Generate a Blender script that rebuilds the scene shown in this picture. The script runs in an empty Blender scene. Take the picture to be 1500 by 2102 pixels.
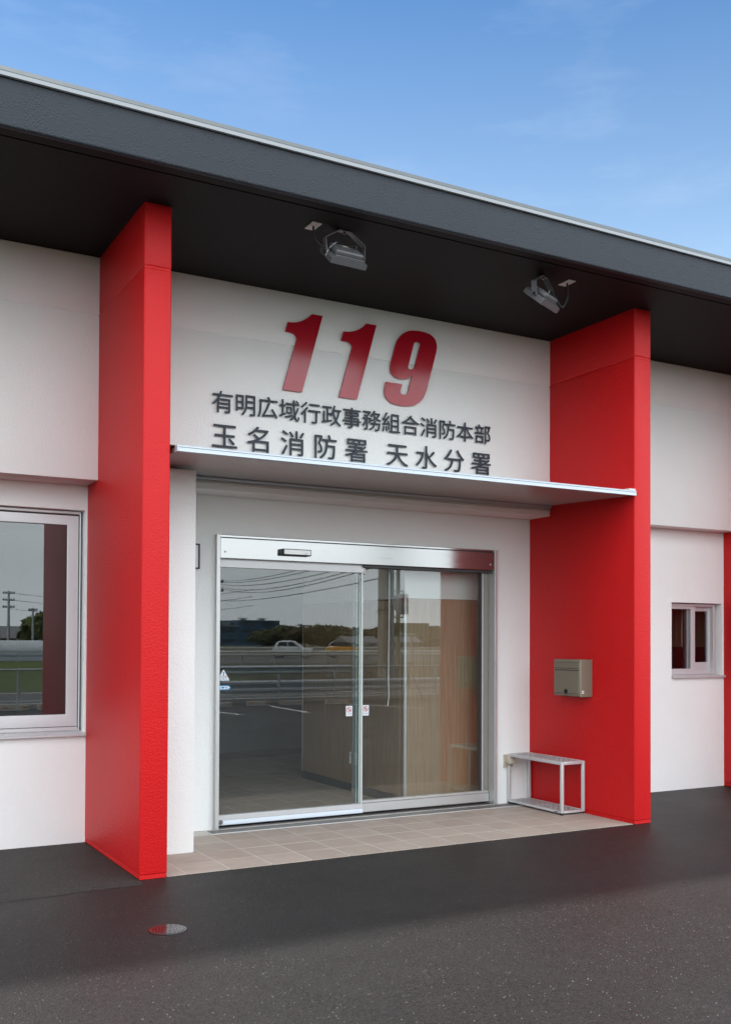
import bpy, bmesh, math, random
from mathutils import Vector, Matrix
random.seed(7)
R = math.radians
sc = bpy.context.scene
col = sc.collection

# ------------------------------------------------------------------ camera
cam = bpy.data.cameras.new('camera')
camo = bpy.data.objects.new('camera', cam)
col.objects.link(camo)
fw = Vector((0.48637, 0.87358, 0.01750))
r2 = Vector((0.87371, -0.48637, 0.00410))
fw.normalize()
r2 = (r2 - fw * r2.dot(fw)).normalized()
u2 = r2.cross(fw).normalized()
camo.matrix_world = Matrix(((r2.x, u2.x, -fw.x, 0), (r2.y, u2.y, -fw.y, 0), (r2.z, u2.z, -fw.z, 1.5), (0, 0, 0, 1)))
cam.sensor_fit = 'HORIZONTAL'
cam.sensor_width = 36
cam.lens = 50.256
cam.shift_y = 0.1518
cam.clip_start = 0.05
cam.clip_end = 3000
sc.camera = camo

# ------------------------------------------------------------------ world, sun, exposure
SUN_EL, SUN_AZ = R(70), R(-49)          # azimuth from +Y towards +X
world = bpy.data.worlds.new('World')
sc.world = world
world.use_nodes = True
wt = world.node_tree
for n in list(wt.nodes):
    wt.nodes.remove(n)
def wn(t, **k):
    n = wt.nodes.new(t)
    for a, b in k.items():
        setattr(n, a, b)
    return n
wout = wn('ShaderNodeOutputWorld')
wbg = wn('ShaderNodeBackground')
wbg.inputs['Strength'].default_value = 0.10
sky = wn('ShaderNodeTexSky', sky_type='NISHITA')
sky.sun_disc = False
sky.sun_elevation = SUN_EL
sky.sun_rotation = SUN_AZ
sky.air_density = 1.0
sky.dust_density = 0.6
sky.ozone_density = 2.0
tc = wn('ShaderNodeTexCoord')
# a bank of bright thin cloud covers the sky on the road side; the south stays blue
dot = wn('ShaderNodeVectorMath', operation='DOT_PRODUCT')
dot.inputs[1].default_value = (0.44, 0.79, 0.42)
wt.links.new(tc.outputs['Generated'], dot.inputs[0])
nz = wn('ShaderNodeTexNoise')
nz.inputs['Scale'].default_value = 1.6
nz.inputs['Detail'].default_value = 5
wt.links.new(tc.outputs['Generated'], nz.inputs['Vector'])
ad = wn('ShaderNodeMath', operation='MULTIPLY_ADD')
ad.inputs[1].default_value = 0.35
wt.links.new(nz.outputs['Fac'], ad.inputs[0])
wt.links.new(dot.outputs['Value'], ad.inputs[2])
mr = wn('ShaderNodeMapRange', interpolation_type='SMOOTHSTEP')
mr.inputs['From Min'].default_value = 0.98
mr.inputs['From Max'].default_value = 0.25
wt.links.new(ad.outputs[0], mr.inputs['Value'])
# wisps in the blue part
mp = wn('ShaderNodeMapping')
mp.inputs['Scale'].default_value = (2.2, 2.2, 9)
wt.links.new(tc.outputs['Generated'], mp.inputs['Vector'])
wz = wn('ShaderNodeTexNoise')
wz.inputs['Scale'].default_value = 2.3
wz.inputs['Detail'].default_value = 7
wz.inputs['Roughness'].default_value = 0.6
wt.links.new(mp.outputs[0], wz.inputs['Vector'])
wr = wn('ShaderNodeMapRange')
wr.inputs['From Min'].default_value = 0.5
wr.inputs['From Max'].default_value = 0.85
wr.inputs['To Max'].default_value = 0.20
wt.links.new(wz.outputs['Fac'], wr.inputs['Value'])
skc = wn('ShaderNodeMix', data_type='RGBA', blend_type='MULTIPLY')
skc.inputs['Factor'].default_value = 1
# bluer with height, paler towards the horizon
sep = wn('ShaderNodeSeparateXYZ')
wt.links.new(tc.outputs['Generated'], sep.inputs[0])
er = wn('ShaderNodeMapRange')
er.inputs['From Min'].default_value = 0.32
er.inputs['From Max'].default_value = 0.56
wt.links.new(sep.outputs['Z'], er.inputs['Value'])
gm = wn('ShaderNodeMix', data_type='RGBA')
gm.inputs['A'].default_value = (2.05, 2.0, 1.75, 1)
gm.inputs['B'].default_value = (0.66, 1.06, 1.32, 1)
wt.links.new(er.outputs[0], gm.inputs['Factor'])
wt.links.new(gm.outputs['Result'], skc.inputs['B'])
wt.links.new(sky.outputs[0], skc.inputs['A'])
m1 = wn('ShaderNodeMix', data_type='RGBA')
m1.inputs['B'].default_value = (7.0, 8.0, 9.3, 1)
wt.links.new(wr.outputs[0], m1.inputs['Factor'])
wt.links.new(skc.outputs['Result'], m1.inputs['A'])
# veil: brighter overhead where the sun is, grey-blue lower down
gr = wn('ShaderNodeTexNoise')
gr.inputs['Scale'].default_value = 2.0
gr.inputs['Detail'].default_value = 6
wt.links.new(mp.outputs[0], gr.inputs['Vector'])
vc = wn('ShaderNodeMix', data_type='RGBA')
vc.inputs['A'].default_value = (17.0, 18.8, 20.2, 1)
vc.inputs['B'].default_value = (24.0, 25.6, 26.6, 1)
wt.links.new(gr.outputs['Fac'], vc.inputs['Factor'])
m2 = wn('ShaderNodeMix', data_type='RGBA')
wt.links.new(mr.outputs[0], m2.inputs['Factor'])
wt.links.new(m1.outputs['Result'], m2.inputs['A'])
wt.links.new(vc.outputs['Result'], m2.inputs['B'])
wt.links.new(m2.outputs['Result'], wbg.inputs['Color'])
wt.links.new(wbg.outputs[0], wout.inputs['Surface'])

sl = bpy.data.lights.new('sun', 'SUN')
sl.energy = 4.6
sl.angle = R(3.2)
sl.color = (1.0, 0.96, 0.90)
so = bpy.data.objects.new('sun', sl)
col.objects.link(so)
sd = Vector((math.sin(SUN_AZ) * math.cos(SUN_EL), math.cos(SUN_AZ) * math.cos(SUN_EL), math.sin(SUN_EL)))
so.rotation_euler = sd.to_track_quat('Z', 'Y').to_euler()
so.location = (0, 0, 30)

vs = sc.view_settings
vs.view_transform = 'Standard'
vs.look = 'None'
vs.gamma = 1
vs.use_curve_mapping = False
vs.exposure = 0.36
sc.cycles.max_bounces = 10
sc.cycles.transparent_max_bounces = 16
sc.cycles.use_denoising = True
sc.cycles.caustics_reflective = False
sc.cycles.caustics_refractive = False
sc.cycles.sample_clamp_indirect = 6

# ------------------------------------------------------------------ material helpers
class MT:
    """small wrapper round a node tree"""
    def __init__(s, name):
        s.m = bpy.data.materials.new(name)
        s.m.use_nodes = True
        s.t = s.m.node_tree
        s.b = s.t.nodes['Principled BSDF']
        s.geo = s.t.nodes.new('ShaderNodeNewGeometry')
        s.pos = s.geo.outputs['Position']
    def n(s, t, **k):
        x = s.t.nodes.new(t)
        for a, b in k.items():
            setattr(x, a, b)
        return x
    def l(s, a, b):
        s.t.links.new(a, b)
    def noise(s, scale, detail=3, rough=0.5, vec=None, stretch=None):
        x = s.n('ShaderNodeTexNoise')
        x.inputs['Scale'].default_value = scale
        x.inputs['Detail'].default_value = detail
        x.inputs['Roughness'].default_value = rough
        v = vec or s.pos
        if stretch:
            mpn = s.n('ShaderNodeMapping')
            mpn.inputs['Scale'].default_value = stretch
            s.l(v, mpn.inputs['Vector'])
            v = mpn.outputs[0]
        s.l(v, x.inputs['Vector'])
        return x.outputs['Fac']
    def rng(s, v, a, b, c, d):
        x = s.n('ShaderNodeMapRange')
        for k, q in zip(('From Min', 'From Max', 'To Min', 'To Max'), (a, b, c, d)):
            x.inputs[k].default_value = q
        s.l(v, x.inputs['Value'])
        return x.outputs[0]
    def mix(s, f, a, b):
        x = s.n('ShaderNodeMix', data_type='RGBA')
        for k, q in (('Factor', f), ('A', a), ('B', b)):
            if hasattr(q, 'links'):
                s.l(q, x.inputs[k])
            elif k == 'Factor':
                x.inputs[k].default_value = q
            else:
                x.inputs[k].default_value = (*q, 1)
        return x.outputs['Result']
    def math(s, op, a, b):
        x = s.n('ShaderNodeMath', operation=op)
        for i, q in enumerate((a, b)):
            if hasattr(q, 'links'):
                s.l(q, x.inputs[i])
            else:
                x.inputs[i].default_value = q
        return x.outputs[0]
    def bump(s, h, strength, dist, prev=None):
        x = s.n('ShaderNodeBump')
        x.inputs['Strength'].default_value = strength
        x.inputs['Distance'].default_value = dist
        s.l(h, x.inputs['Height'])
        if prev is not None:
            s.l(prev, x.inputs['Normal'])
        return x.outputs['Normal']
    def set(s, **k):
        for a, q in k.items():
            key = {'base': 'Base Color', 'rough': 'Roughness', 'metal': 'Metallic', 'normal': 'Normal', 'spec': 'Specular IOR Level', 'coat': 'Coat Weight'}[a]
            if hasattr(q, 'links'):
                s.l(q, s.b.inputs[key])
            elif key == 'Base Color':
                s.b.inputs[key].default_value = (*q, 1)
            else:
                s.b.inputs[key].default_value = q
        return s

def stucco(name, base, rough, sc1, st, dist, dirt=0.06, sparse=False, spec=0.5):
    m = MT(name)
    big = m.noise(0.9, 5, 0.6)
    fine = m.noise(sc1, 3, 0.55)
    c = m.mix(m.rng(big, 0.3, 0.75, 0, 1), base, tuple(x * (1 - dirt) for x in base))
    if sparse:
        v = m.n('ShaderNodeTexVoronoi')
        v.inputs['Scale'].default_value = sc1 * 0.55
        m.l(m.pos, v.inputs['Vector'])
        dots = m.rng(v.outputs['Distance'], 0.10, 0.60, 1, 0)
        gate = m.rng(m.noise(sc1 * 0.10, 2), 0.35, 0.65, 0.15, 1)
        h = m.math('ADD', m.math('MULTIPLY', dots, gate), m.math('MULTIPLY', fine, 0.6))
        c = m.mix(m.math('MULTIPLY', dots, m.math('MULTIPLY', gate, 0.5)), c, tuple(x * 1.9 for x in base))  # raised dots coloured lighter, imitating highlights on the bumps
    else:
        h = m.rng(fine, 0.35, 0.75, 0, 1)
        h = m.math('ADD', h, m.math('MULTIPLY', m.noise(sc1 * 0.3, 2), 0.7))
    m.set(base=c, rough=rough, normal=m.bump(h, st, dist), spec=spec)
    return m.m

def plain(name, base, rough=0.5, metal=0.0, var=0.08, spec=0.5, sc1=14, bump=0.0):
    m = MT(name)
    f = m.noise(sc1, 4, 0.6)
    c = m.mix(f, tuple(x * (1 - var) for x in base), tuple(min(1, x * (1 + var)) for x in base))
    m.set(base=c, rough=m.rng(f, 0.2, 0.8, max(0.02, rough * 0.88), rough * 1.12), metal=metal, spec=spec)
    if bump:
        m.set(normal=m.bump(m.noise(sc1 * 8, 2), bump, 0.001))
    return m.m

def brushed(name, base, rough, stretch, st=0.12):
    m = MT(name)
    g = m.noise(60, 3, 0.6, stretch=stretch)
    wob = m.noise(3.0, 2)
    h = m.math('ADD', g, m.math('MULTIPLY', wob, 0.6))
    m.set(base=m.mix(g, tuple(x * 0.93 for x in base), base), rough=m.rng(g, 0.2, 0.8, rough * 0.8, rough * 1.25), metal=1.0, normal=m.bump(h, st, 0.0006))
    return m.m

M = {}
M['white'] = stucco('white_stucco', (0.84, 0.84, 0.825), 0.6, 85, 0.36, 0.004, 0.05, spec=0.3)
M['red'] = stucco('red_masonry_paint', (0.585, 0.0085, 0.0100), 0.46, 85, 0.40, 0.004, 0.07, spec=0.27)
M['charcoal'] = stucco('charcoal_stucco', (0.0205, 0.0248, 0.0345), 0.58, 150, 0.6, 0.004, 0.10, sparse=True, spec=0.4)
M['soffit'] = stucco('dark_soffit_paint', (0.0085, 0.0076, 0.0076), 0.66, 80, 0.35, 0.003, 0.2, spec=0.2)
M['concrete'] = stucco('board_marked_concrete', (0.17, 0.175, 0.18), 0.7, 18, 0.3, 0.004, 0.25)
M['plaster'] = stucco('white_interior_plaster', (0.80, 0.80, 0.78), 0.6, 120, 0.1, 0.001, 0.02)
M['steel'] = brushed('brushed_stainless', (0.33, 0.33, 0.325), 0.13, (0.05, 1, 1))
M['steelv'] = brushed('brushed_stainless_upright', (0.42, 0.415, 0.405), 0.20, (1, 1, 0.05))
M['satin'] = plain('satin_stainless', (0.60, 0.60, 0.59), 0.33, 0.55, 0.03)
M['alu'] = plain('anodised_aluminium', (0.60, 0.60, 0.61), 0.36, 0.30, 0.02)
M['aluwhite'] = plain('pale_aluminium_trim', (0.55, 0.60, 0.66), 0.35, 0.15, 0.03)
M['flash'] = plain('grey_roof_flashing', (0.088, 0.098, 0.100), 0.5, 0.0, 0.05)
M['flashlite'] = plain('pale_drip_edge', (0.33, 0.345, 0.37), 0.4, 0.0, 0.03)
M['canopy'] = plain('grey_white_canopy_sheet', (0.56, 0.555, 0.55), 0.17, 0.0, 0.03)
M['black'] = plain('black_plastic', (0.016, 0.016, 0.017), 0.45)
M['rubber'] = plain('black_rubber', (0.02, 0.02, 0.02), 0.7)
M['digit'] = plain('red_sign_face', (0.385, 0.004, 0.016), 0.15, 0.0, 0.03, spec=0.6)
M['slate'] = plain('slate_lettering', (0.022, 0.031, 0.047), 0.45, 0.0, 0.04, spec=0.3)
M['lamp'] = plain('grey_lamp_casting', (0.17, 0.17, 0.178), 0.42, 0.35, 0.06)
M['lampwhite'] = plain('white_plate', (0.72, 0.69, 0.66), 0.5, 0, 0.03)
M['lens'] = plain('lamp_glass', (0.6, 0.6, 0.55), 0.1)
M['post'] = plain('taupe_mailbox_paint', (0.205, 0.175, 0.130), 0.42, 0.15, 0.05)
M['shelf'] = plain('grey_mesh_shelf', (0.42, 0.42, 0.42), 0.5, 0.3, 0.08, bump=0.2)
M['beige'] = plain('beige_plastic', (0.48, 0.42, 0.34), 0.5)
M['grate'] = plain('steel_grating', (0.30, 0.29, 0.27), 0.4, 0.8)
M['pit'] = plain('dark_drain', (0.03, 0.028, 0.025), 0.8)
M['sticker'] = plain('white_sticker', (0.74, 0.78, 0.80), 0.5, 0, 0.02)
M['blue'] = plain('blue_sticker', (0.02, 0.25, 0.55), 0.5, 0, 0.02)
M['redprint'] = plain('red_print', (0.45, 0.03, 0.03), 0.5, 0, 0.02)
M['darkprint'] = plain('dark_print', (0.05, 0.06, 0.08), 0.5, 0, 0.02)
M['greenedge'] = plain('polished_glass_edge', (0.50, 0.66, 0.60), 0.15, 0, 0.04)
M['greyframe'] = plain('dark_seal', (0.05, 0.052, 0.055), 0.5)
M['taupepanel'] = plain('dull_grey_panel', (0.27, 0.25, 0.22), 0.35, 0.2, 0.05)
M['whitepaint'] = plain('white_road_paint', (0.70, 0.70, 0.68), 0.6, 0, 0.12)
M['galv'] = plain('galvanised_steel', (0.50, 0.53, 0.55), 0.5, 0.35, 0.08)
M['kerb'] = plain('pale_concrete', (0.40, 0.39, 0.36), 0.8, 0, 0.15)
M['pole'] = plain('concrete_pole', (0.34, 0.30, 0.235), 0.8, 0, 0.12, sc1=5)
M['orange'] = plain('orange_reflector', (0.75, 0.28, 0.03), 0.3)
M['carwhite'] = plain('white_car_paint', (0.74, 0.76, 0.74), 0.2)
M['caryellow'] = plain('yellow_car_paint', (0.78, 0.36, 0.02), 0.22)
M['carglass'] = plain('dark_car_glass', (0.02, 0.025, 0.028), 0.06)
M['tyre'] = plain('tyre_rubber', (0.02, 0.02, 0.02), 0.8)
M['factory'] = plain('blue_cladding', (0.035, 0.095, 0.17), 0.6, 0, 0.08, sc1=0.6)
M['factlite'] = plain('pale_blue_cladding', (0.12, 0.22, 0.32), 0.6, 0, 0.06, sc1=0.6)
M['sign'] = plain('green_sign_sheet', (0.09, 0.12, 0.045), 0.5)
M['plastic'] = plain('greenhouse_film', (0.42, 0.46, 0.48), 0.35, 0, 0.12, sc1=2)
M['trunk'] = plain('bark', (0.10, 0.075, 0.055), 0.9, 0, 0.2)
M['rooftile'] = plain('grey_roof_tiles', (0.16, 0.16, 0.17), 0.6, 0, 0.15)
M['brown'] = plain('brown_timber_siding', (0.16, 0.10, 0.075), 0.7, 0, 0.2)
M['signalred'] = plain('dim_red_lens', (0.30, 0.03, 0.03), 0.25)
M['roof'] = plain('roof_slab_top', (0.25, 0.26, 0.27), 0.7)

def mat_wood():
    m = MT('brown_wood_laminate')
    g = m.noise(9, 5, 0.6, stretch=(9, 9, 0.35))
    g2 = m.noise(70, 3, 0.6, stretch=(1, 1, 0.02))
    c = m.mix(m.rng(g, 0.25, 0.75, 0, 1), (0.29, 0.19, 0.115), (0.47, 0.325, 0.205))
    c = m.mix(m.rng(g2, 0.35, 0.7, 0, 0.55), c, (0.20, 0.125, 0.075))
    m.set(base=c, rough=0.45)
    return m.m
M['wood'] = mat_wood()

def mat_tile():
    m = MT('taupe_floor_tile')
    oi = m.n('ShaderNodeObjectInfo')
    f = m.noise(5, 5, 0.65)
    sp = m.noise(160, 2, 0.6)
    c = m.mix(oi.outputs['Random'], (0.355, 0.290, 0.245), (0.415, 0.345, 0.295))
    c = m.mix(m.rng(f, 0.35, 0.75, 0, 0.5), c, (0.30, 0.245, 0.21))
    c = m.mix(m.rng(sp, 0.55, 0.75, 0, 0.25), c, (0.22, 0.18, 0.15))
    m.set(base=c, rough=m.rng(f, 0.3, 0.7, 0.5, 0.68), normal=m.bump(sp, 0.2, 0.001), spec=0.35)
    return m.m
M['tile'] = mat_tile()
M['grout'] = plain('pale_grout', (0.52, 0.49, 0.45), 0.85, 0, 0.12)

def mat_asphalt(name, dark, lite, r0, r1, speck=0.5, bst=0.55):
    m = MT(name)
    big = m.noise(0.55, 6, 0.6)
    mid = m.noise(6, 4, 0.6)
    v = m.n('ShaderNodeTexVoronoi')
    v.inputs['Scale'].default_value = 115
    m.l(m.pos, v.inputs['Vector'])
    stones = m.rng(v.outputs['Distance'], 0.0, 0.7, 1, 0)
    cc = m.n('ShaderNodeSeparateColor')
    m.l(v.outputs['Color'], cc.inputs[0])
    c = m.mix(m.rng(big, 0.3, 0.7, 0, 1), dark, lite)
    c = m.mix(m.rng(mid, 0.3, 0.75, 0, 0.6), c, tuple(x * 0.72 for x in dark))
    tint = m.rng(cc.outputs[0], 0, 1, 0.0, 0.55)
    c = m.mix(tint, c, tuple(x * 2.0 for x in lite))
    pale = m.rng(cc.outputs[1], 0.975, 0.985, 0, speck)
    pale = m.math('MULTIPLY', pale, m.rng(v.outputs['Distance'], 0.25, 0.4, 1, 0))
    c = m.mix(pale, c, (0.42, 0.40, 0.37))
    fine = m.noise(260, 2, 0.6)
    h = m.math('ADD', stones, m.math('MULTIPLY', fine, 0.5))
    m.set(base=c, rough=m.rng(big, 0.3, 0.72, r0, r1), normal=m.bump(h, bst, 0.003), spec=0.24)
    return m.m
M['asphalt'] = mat_asphalt('new_dark_asphalt', (0.0112, 0.0101, 0.0098), (0.0172, 0.0157, 0.0152), 0.46, 0.60)
M['asphalt2'] = mat_asphalt('coarse_apron_asphalt', (0.018, 0.0165, 0.0155), (0.034, 0.032, 0.029), 0.6, 0.8, 0.6, 0.9)
M['road'] = mat_asphalt('worn_road_asphalt', (0.075, 0.073, 0.070), (0.10, 0.097, 0.092), 0.75, 0.9, 0.2, 0.3)

def mat_ground(name, a, b, c3, s=0.8):
    m = MT(name)
    f = m.noise(s, 6, 0.65)
    f2 = m.noise(s * 14, 4, 0.65)
    c = m.mix(m.rng(f, 0.35, 0.65, 0, 1), a, b)
    c = m.mix(m.rng(f2, 0.4, 0.7, 0, 0.6), c, c3)
    m.set(base=c, rough=0.95, normal=m.bump(f2, 0.6, 0.05), spec=0.2)
    return m.m
M['verge'] = mat_ground('brown_verge', (0.055, 0.048, 0.028), (0.085, 0.07, 0.04), (0.05, 0.06, 0.025))
M['lawn'] = mat_ground('green_field', (0.075, 0.10, 0.022), (0.10, 0.125, 0.03), (0.06, 0.085, 0.02))
M['far'] = mat_ground('far_fields', (0.09, 0.09, 0.07), (0.11, 0.12, 0.075), (0.075, 0.08, 0.055), 0.05)

def mat_leaf(name, a, b):
    m = MT(name)
    f = m.noise(0.9, 4, 0.6)
    oi = m.n('ShaderNodeObjectInfo')
    c = m.mix(m.rng(f, 0.3, 0.7, 0, 1), a, b)
    c = m.mix(m.rng(oi.outputs['Random'], 0, 1, 0, 0.5), c, (0.085, 0.065, 0.03))
    m.set(base=c, rough=0.7, spec=0.3)
    return m.m
M['leaf'] = mat_leaf('mixed_foliage', (0.045, 0.062, 0.018), (0.095, 0.11, 0.03))
M['leaf3'] = mat_leaf('olive_brown_foliage', (0.060, 0.050, 0.022), (0.105, 0.085, 0.030))
M['leaf2'] = mat_leaf('fresh_foliage', (0.06, 0.085, 0.018), (0.13, 0.15, 0.03))

def mat_glass(name, tint, spec=1.0):
    m = bpy.data.materials.new(name)
    m.use_nodes = True
    t = m.node_tree
    for n in list(t.nodes):
        t.nodes.remove(n)
    out = t.nodes.new('ShaderNodeOutputMaterial')
    geo = t.nodes.new('ShaderNodeNewGeometry')
    ior = t.nodes.new('ShaderNodeMapRange')
    ior.inputs['To Min'].default_value = 1.52
    ior.inputs['To Max'].default_value = 1 / 1.52
    t.links.new(geo.outputs['Backfacing'], ior.inputs['Value'])
    fr = t.nodes.new('ShaderNodeFresnel')
    t.links.new(ior.outputs[0], fr.inputs['IOR'])
    sc_ = t.nodes.new('ShaderNodeMath')
    sc_.operation = 'MULTIPLY'
    sc_.use_clamp = True
    sc_.inputs[1].default_value = spec
    t.links.new(fr.outputs[0], sc_.inputs[0])
    tr = t.nodes.new('ShaderNodeBsdfTransparent')
    tr.inputs['Color'].default_value = (*tint, 1)
    gl = t.nodes.new('ShaderNodeBsdfGlossy')
    gl.inputs['Roughness'].default_value = 0.0
    gl.inputs['Color'].default_value = (1, 1, 1, 1)
    mx = t.nodes.new('ShaderNodeMixShader')
    t.links.new(sc_.outputs[0], mx.inputs['Fac'])
    t.links.new(tr.outputs[0], mx.inputs[1])
    t.links.new(gl.outputs[0], mx.inputs[2])
    t.links.new(mx.outputs[0], out.inputs['Surface'])
    return m
M['glass'] = mat_glass('clear_door_glass', (0.93, 0.955, 0.945), 1.3)
M['winglass'] = mat_glass('dim_window_glass', (0.60, 0.63, 0.63), 2.1)
M['sideglass'] = mat_glass('small_window_glass', (0.85, 0.87, 0.87), 0.6)

# ------------------------------------------------------------------ mesh helpers
def box(bm, x0, x1, y0, y1, z0, z1, bev=0.0, seg=2):
    vs_ = [bm.verts.new((x, y, z)) for x in (x0, x1) for y in (y0, y1) for z in (z0, z1)]
    q = lambda *i: bm.faces.new([vs_[k] for k in i])
    fs = [q(0, 1, 3, 2), q(4, 6, 7, 5), q(0, 4, 5, 1), q(2, 3, 7, 6), q(0, 2, 6, 4), q(1, 5, 7, 3)]
    if bev:
        es = list({e for f in fs for e in f.edges})
        bmesh.ops.bevel(bm, geom=es, offset=bev, segments=seg, affect='EDGES', profile=0.5)
    return vs_

def tube(bm, pts, r, n=8, closed=False, caps=True):
    pts = [Vector(p) for p in pts]
    rs = r if isinstance(r, (list, tuple)) else [r] * len(pts)
    rings = []
    prev = None
    for i, p in enumerate(pts):
        a = pts[max(0, i - 1)]
        b = pts[min(len(pts) - 1, i + 1)]
        d = (b - a).normalized()
        if prev is None:
            ref = Vector((0, 0, 1)) if abs(d.z) < 0.9 else Vector((1, 0, 0))
            s = d.cross(ref).normalized()
        else:
            s = (prev - d * prev.dot(d)).normalized()
        prev = s
        t = d.cross(s)
        rings.append([bm.verts.new(p + (s * math.cos(2 * math.pi * k / n) + t * math.sin(2 * math.pi * k / n)) * rs[i]) for k in range(n)])
    for a, b in zip(rings, rings[1:]):
        for k in range(n):
            bm.faces.new((a[k], a[(k + 1) % n], b[(k + 1) % n], b[k]))
    if caps:
        bm.faces.new(rings[0][::-1])
        bm.faces.new(rings[-1])

def spline(pts, n=8):
    P = [Vector(p) for p in pts]
    P = [P[0] * 2 - P[1]] + P + [P[-1] * 2 - P[-2]]
    out = []
    for i in range(1, len(P) - 2):
        for k in range(n):
            t = k / n
            a, b, c, d = P[i - 1:i + 3]
            out.append(0.5 * ((2 * b) + (c - a) * t + (2 * a - 5 * b + 4 * c - d) * t * t + (3 * b - a - 3 * c + d) * t ** 3))
    out.append(P[-2])
    return out

def prism(bm, poly, axis, a, b):
    """extrude a 2D polygon along axis from a to b; poly in the two other axes (in xyz order)"""
    def pt(p, t):
        if axis == 'x': return (t, p[0], p[1])
        if axis == 'y': return (p[0], t, p[1])
        return (p[0], p[1], t)
    A = [bm.verts.new(pt(p, a)) for p in poly]
    B = [bm.verts.new(pt(p, b)) for p in poly]
    bm.faces.new(A)
    bm.faces.new(B[::-1])
    n = len(poly)
    for k in range(n):
        bm.faces.new((A[k], B[k], B[(k + 1) % n], A[(k + 1) % n]))

def cyl(bm, c, r, d, axis='z', n=24):
    c = Vector(c)
    v = {'x': Vector((d, 0, 0)), 'y': Vector((0, d, 0)), 'z': Vector((0, 0, d))}[axis]
    tube(bm, [c, c + v], r, n)

def new():
    return bmesh.new()

def obj(name, bm, mat, parent=None, smooth=None, kind=None, loc=None):
    bmesh.ops.recalc_face_normals(bm, faces=bm.faces)
    me = bpy.data.meshes.new(name)
    bm.to_mesh(me)
    bm.free()
    me.materials.append(M[mat] if isinstance(mat, str) else mat)
    if smooth is not None:
        for p in me.polygons:
            p.use_smooth = True
        me.set_sharp_from_angle(angle=R(smooth))
    return link(name, me, parent, kind, loc)

def wloc(o):
    v = Vector(o.location)
    p = o.parent
    while p is not None:
        v = v + p.location if not o.get('_w') else v
        p = p.parent
    return v

def link(name, me, parent=None, kind=None, loc=None):
    o = bpy.data.objects.new(name, me)
    col.objects.link(o)
    if parent is not None:
        o.parent = parent
        if parent.type == 'EMPTY':      # meshes are written in world space unless loc says otherwise
            o.matrix_parent_inverse = parent.matrix_basis.inverted()
    if loc is not None:
        o.location = loc
    if kind:
        o['kind'] = kind
    return o

def thing(name, label, cat, loc=(0, 0, 0), rz=0.0, group=None):
    o = bpy.data.objects.new(name, None)
    col.objects.link(o)
    o.empty_display_size = 0.1
    o.location = loc
    o.rotation_euler = (0, 0, rz)
    o.matrix_basis = Matrix.Translation(loc) @ Matrix.Rotation(rz, 4, 'Z')
    tag(o, label, cat, group)
    return o

def tag(o, label, cat, group=None):
    o['label'] = label
    o['category'] = cat
    if group:
        o['group'] = group
    return o

def lpart(name, bm, mat, parent, smooth=None, kind=None):
    """a part whose mesh is written in its thing's own space"""
    o = obj(name, bm, mat, None, smooth, kind)
    o.parent = parent
    return o

def copy_tree(src, loc, rz=None, label=None, group=None):
    r = src.copy()
    col.objects.link(r)
    r.location = loc
    if rz is not None:
        r.rotation_euler = (0, 0, rz)
    if label:
        r['label'] = label
    if group:
        r['group'] = group
    for ch in list(src.children):
        c = ch.copy()
        col.objects.link(c)
        c.parent = r
        for g in list(ch.children):
            d = g.copy()
            col.objects.link(d)
            d.parent = c
    return r

# ------------------------------------------------------------------ ground (structure)
YF, YU, YD, YR = 6.245, 7.328, 7.62, 7.51
PX = [(1.875, 2.057), (6.007, 6.193), (8.474, 8.66)]
ZS, ZB = 4.26, 2.645

def sheet(name, x0, x1, y0, y1, z, mat, nx=1, ny=1):
    bm = new()
    g = [[bm.verts.new((x0 + (x1 - x0) * i / nx, y0 + (y1 - y0) * j / ny, z)) for i in range(nx + 1)] for j in range(ny + 1)]
    for j in range(ny):
        for i in range(nx):
            bm.faces.new((g[j][i], g[j][i + 1], g[j + 1][i + 1], g[j + 1][i]))
    return obj(name, bm, mat, kind='structure')

sheet('ground', -1200, 1200, -1200, 1200, -0.012, 'far')
sheet('field', -120, 15.5, -56, -14.6, -0.008, 'lawn')
sheet('verge', 15.5, 120, -43, -14.6, -0.008, 'verge')
sheet('far_road', 19, 140, -70, -46.5, -0.004, 'road')
sheet('asphalt_lot', -40, 60, -7.25, 7.75, 0.0, 'asphalt')
sheet('road', -120, 140, -14.6, -7.45, 0.0, 'road')
bm = new()
box(bm, -40, 60, -7.43, -7.27, -0.05, 0.11, 0.01, 1)
obj('kerb', bm, 'kerb', kind='structure')
# coarser asphalt apron beside the walls, a ragged front edge
def apron(x0, x1, yb):
    bm = new()
    n = 60
    f = [bm.verts.new((x0 + (x1 - x0) * i / n, 6.10 + random.uniform(-0.02, 0.02) + 0.02 * math.sin(i * 0.35), 0.0012)) for i in range(n + 1)]
    b = [bm.verts.new((x0 + (x1 - x0) * i / n, yb, 0.0012)) for i in range(n + 1)]
    for i in range(n):
        bm.faces.new((f[i], f[i + 1], b[i + 1], b[i]))
    obj('asphalt_apron', bm, 'asphalt2', kind='structure')
apron(-6, 1.873, 7.70)

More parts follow.
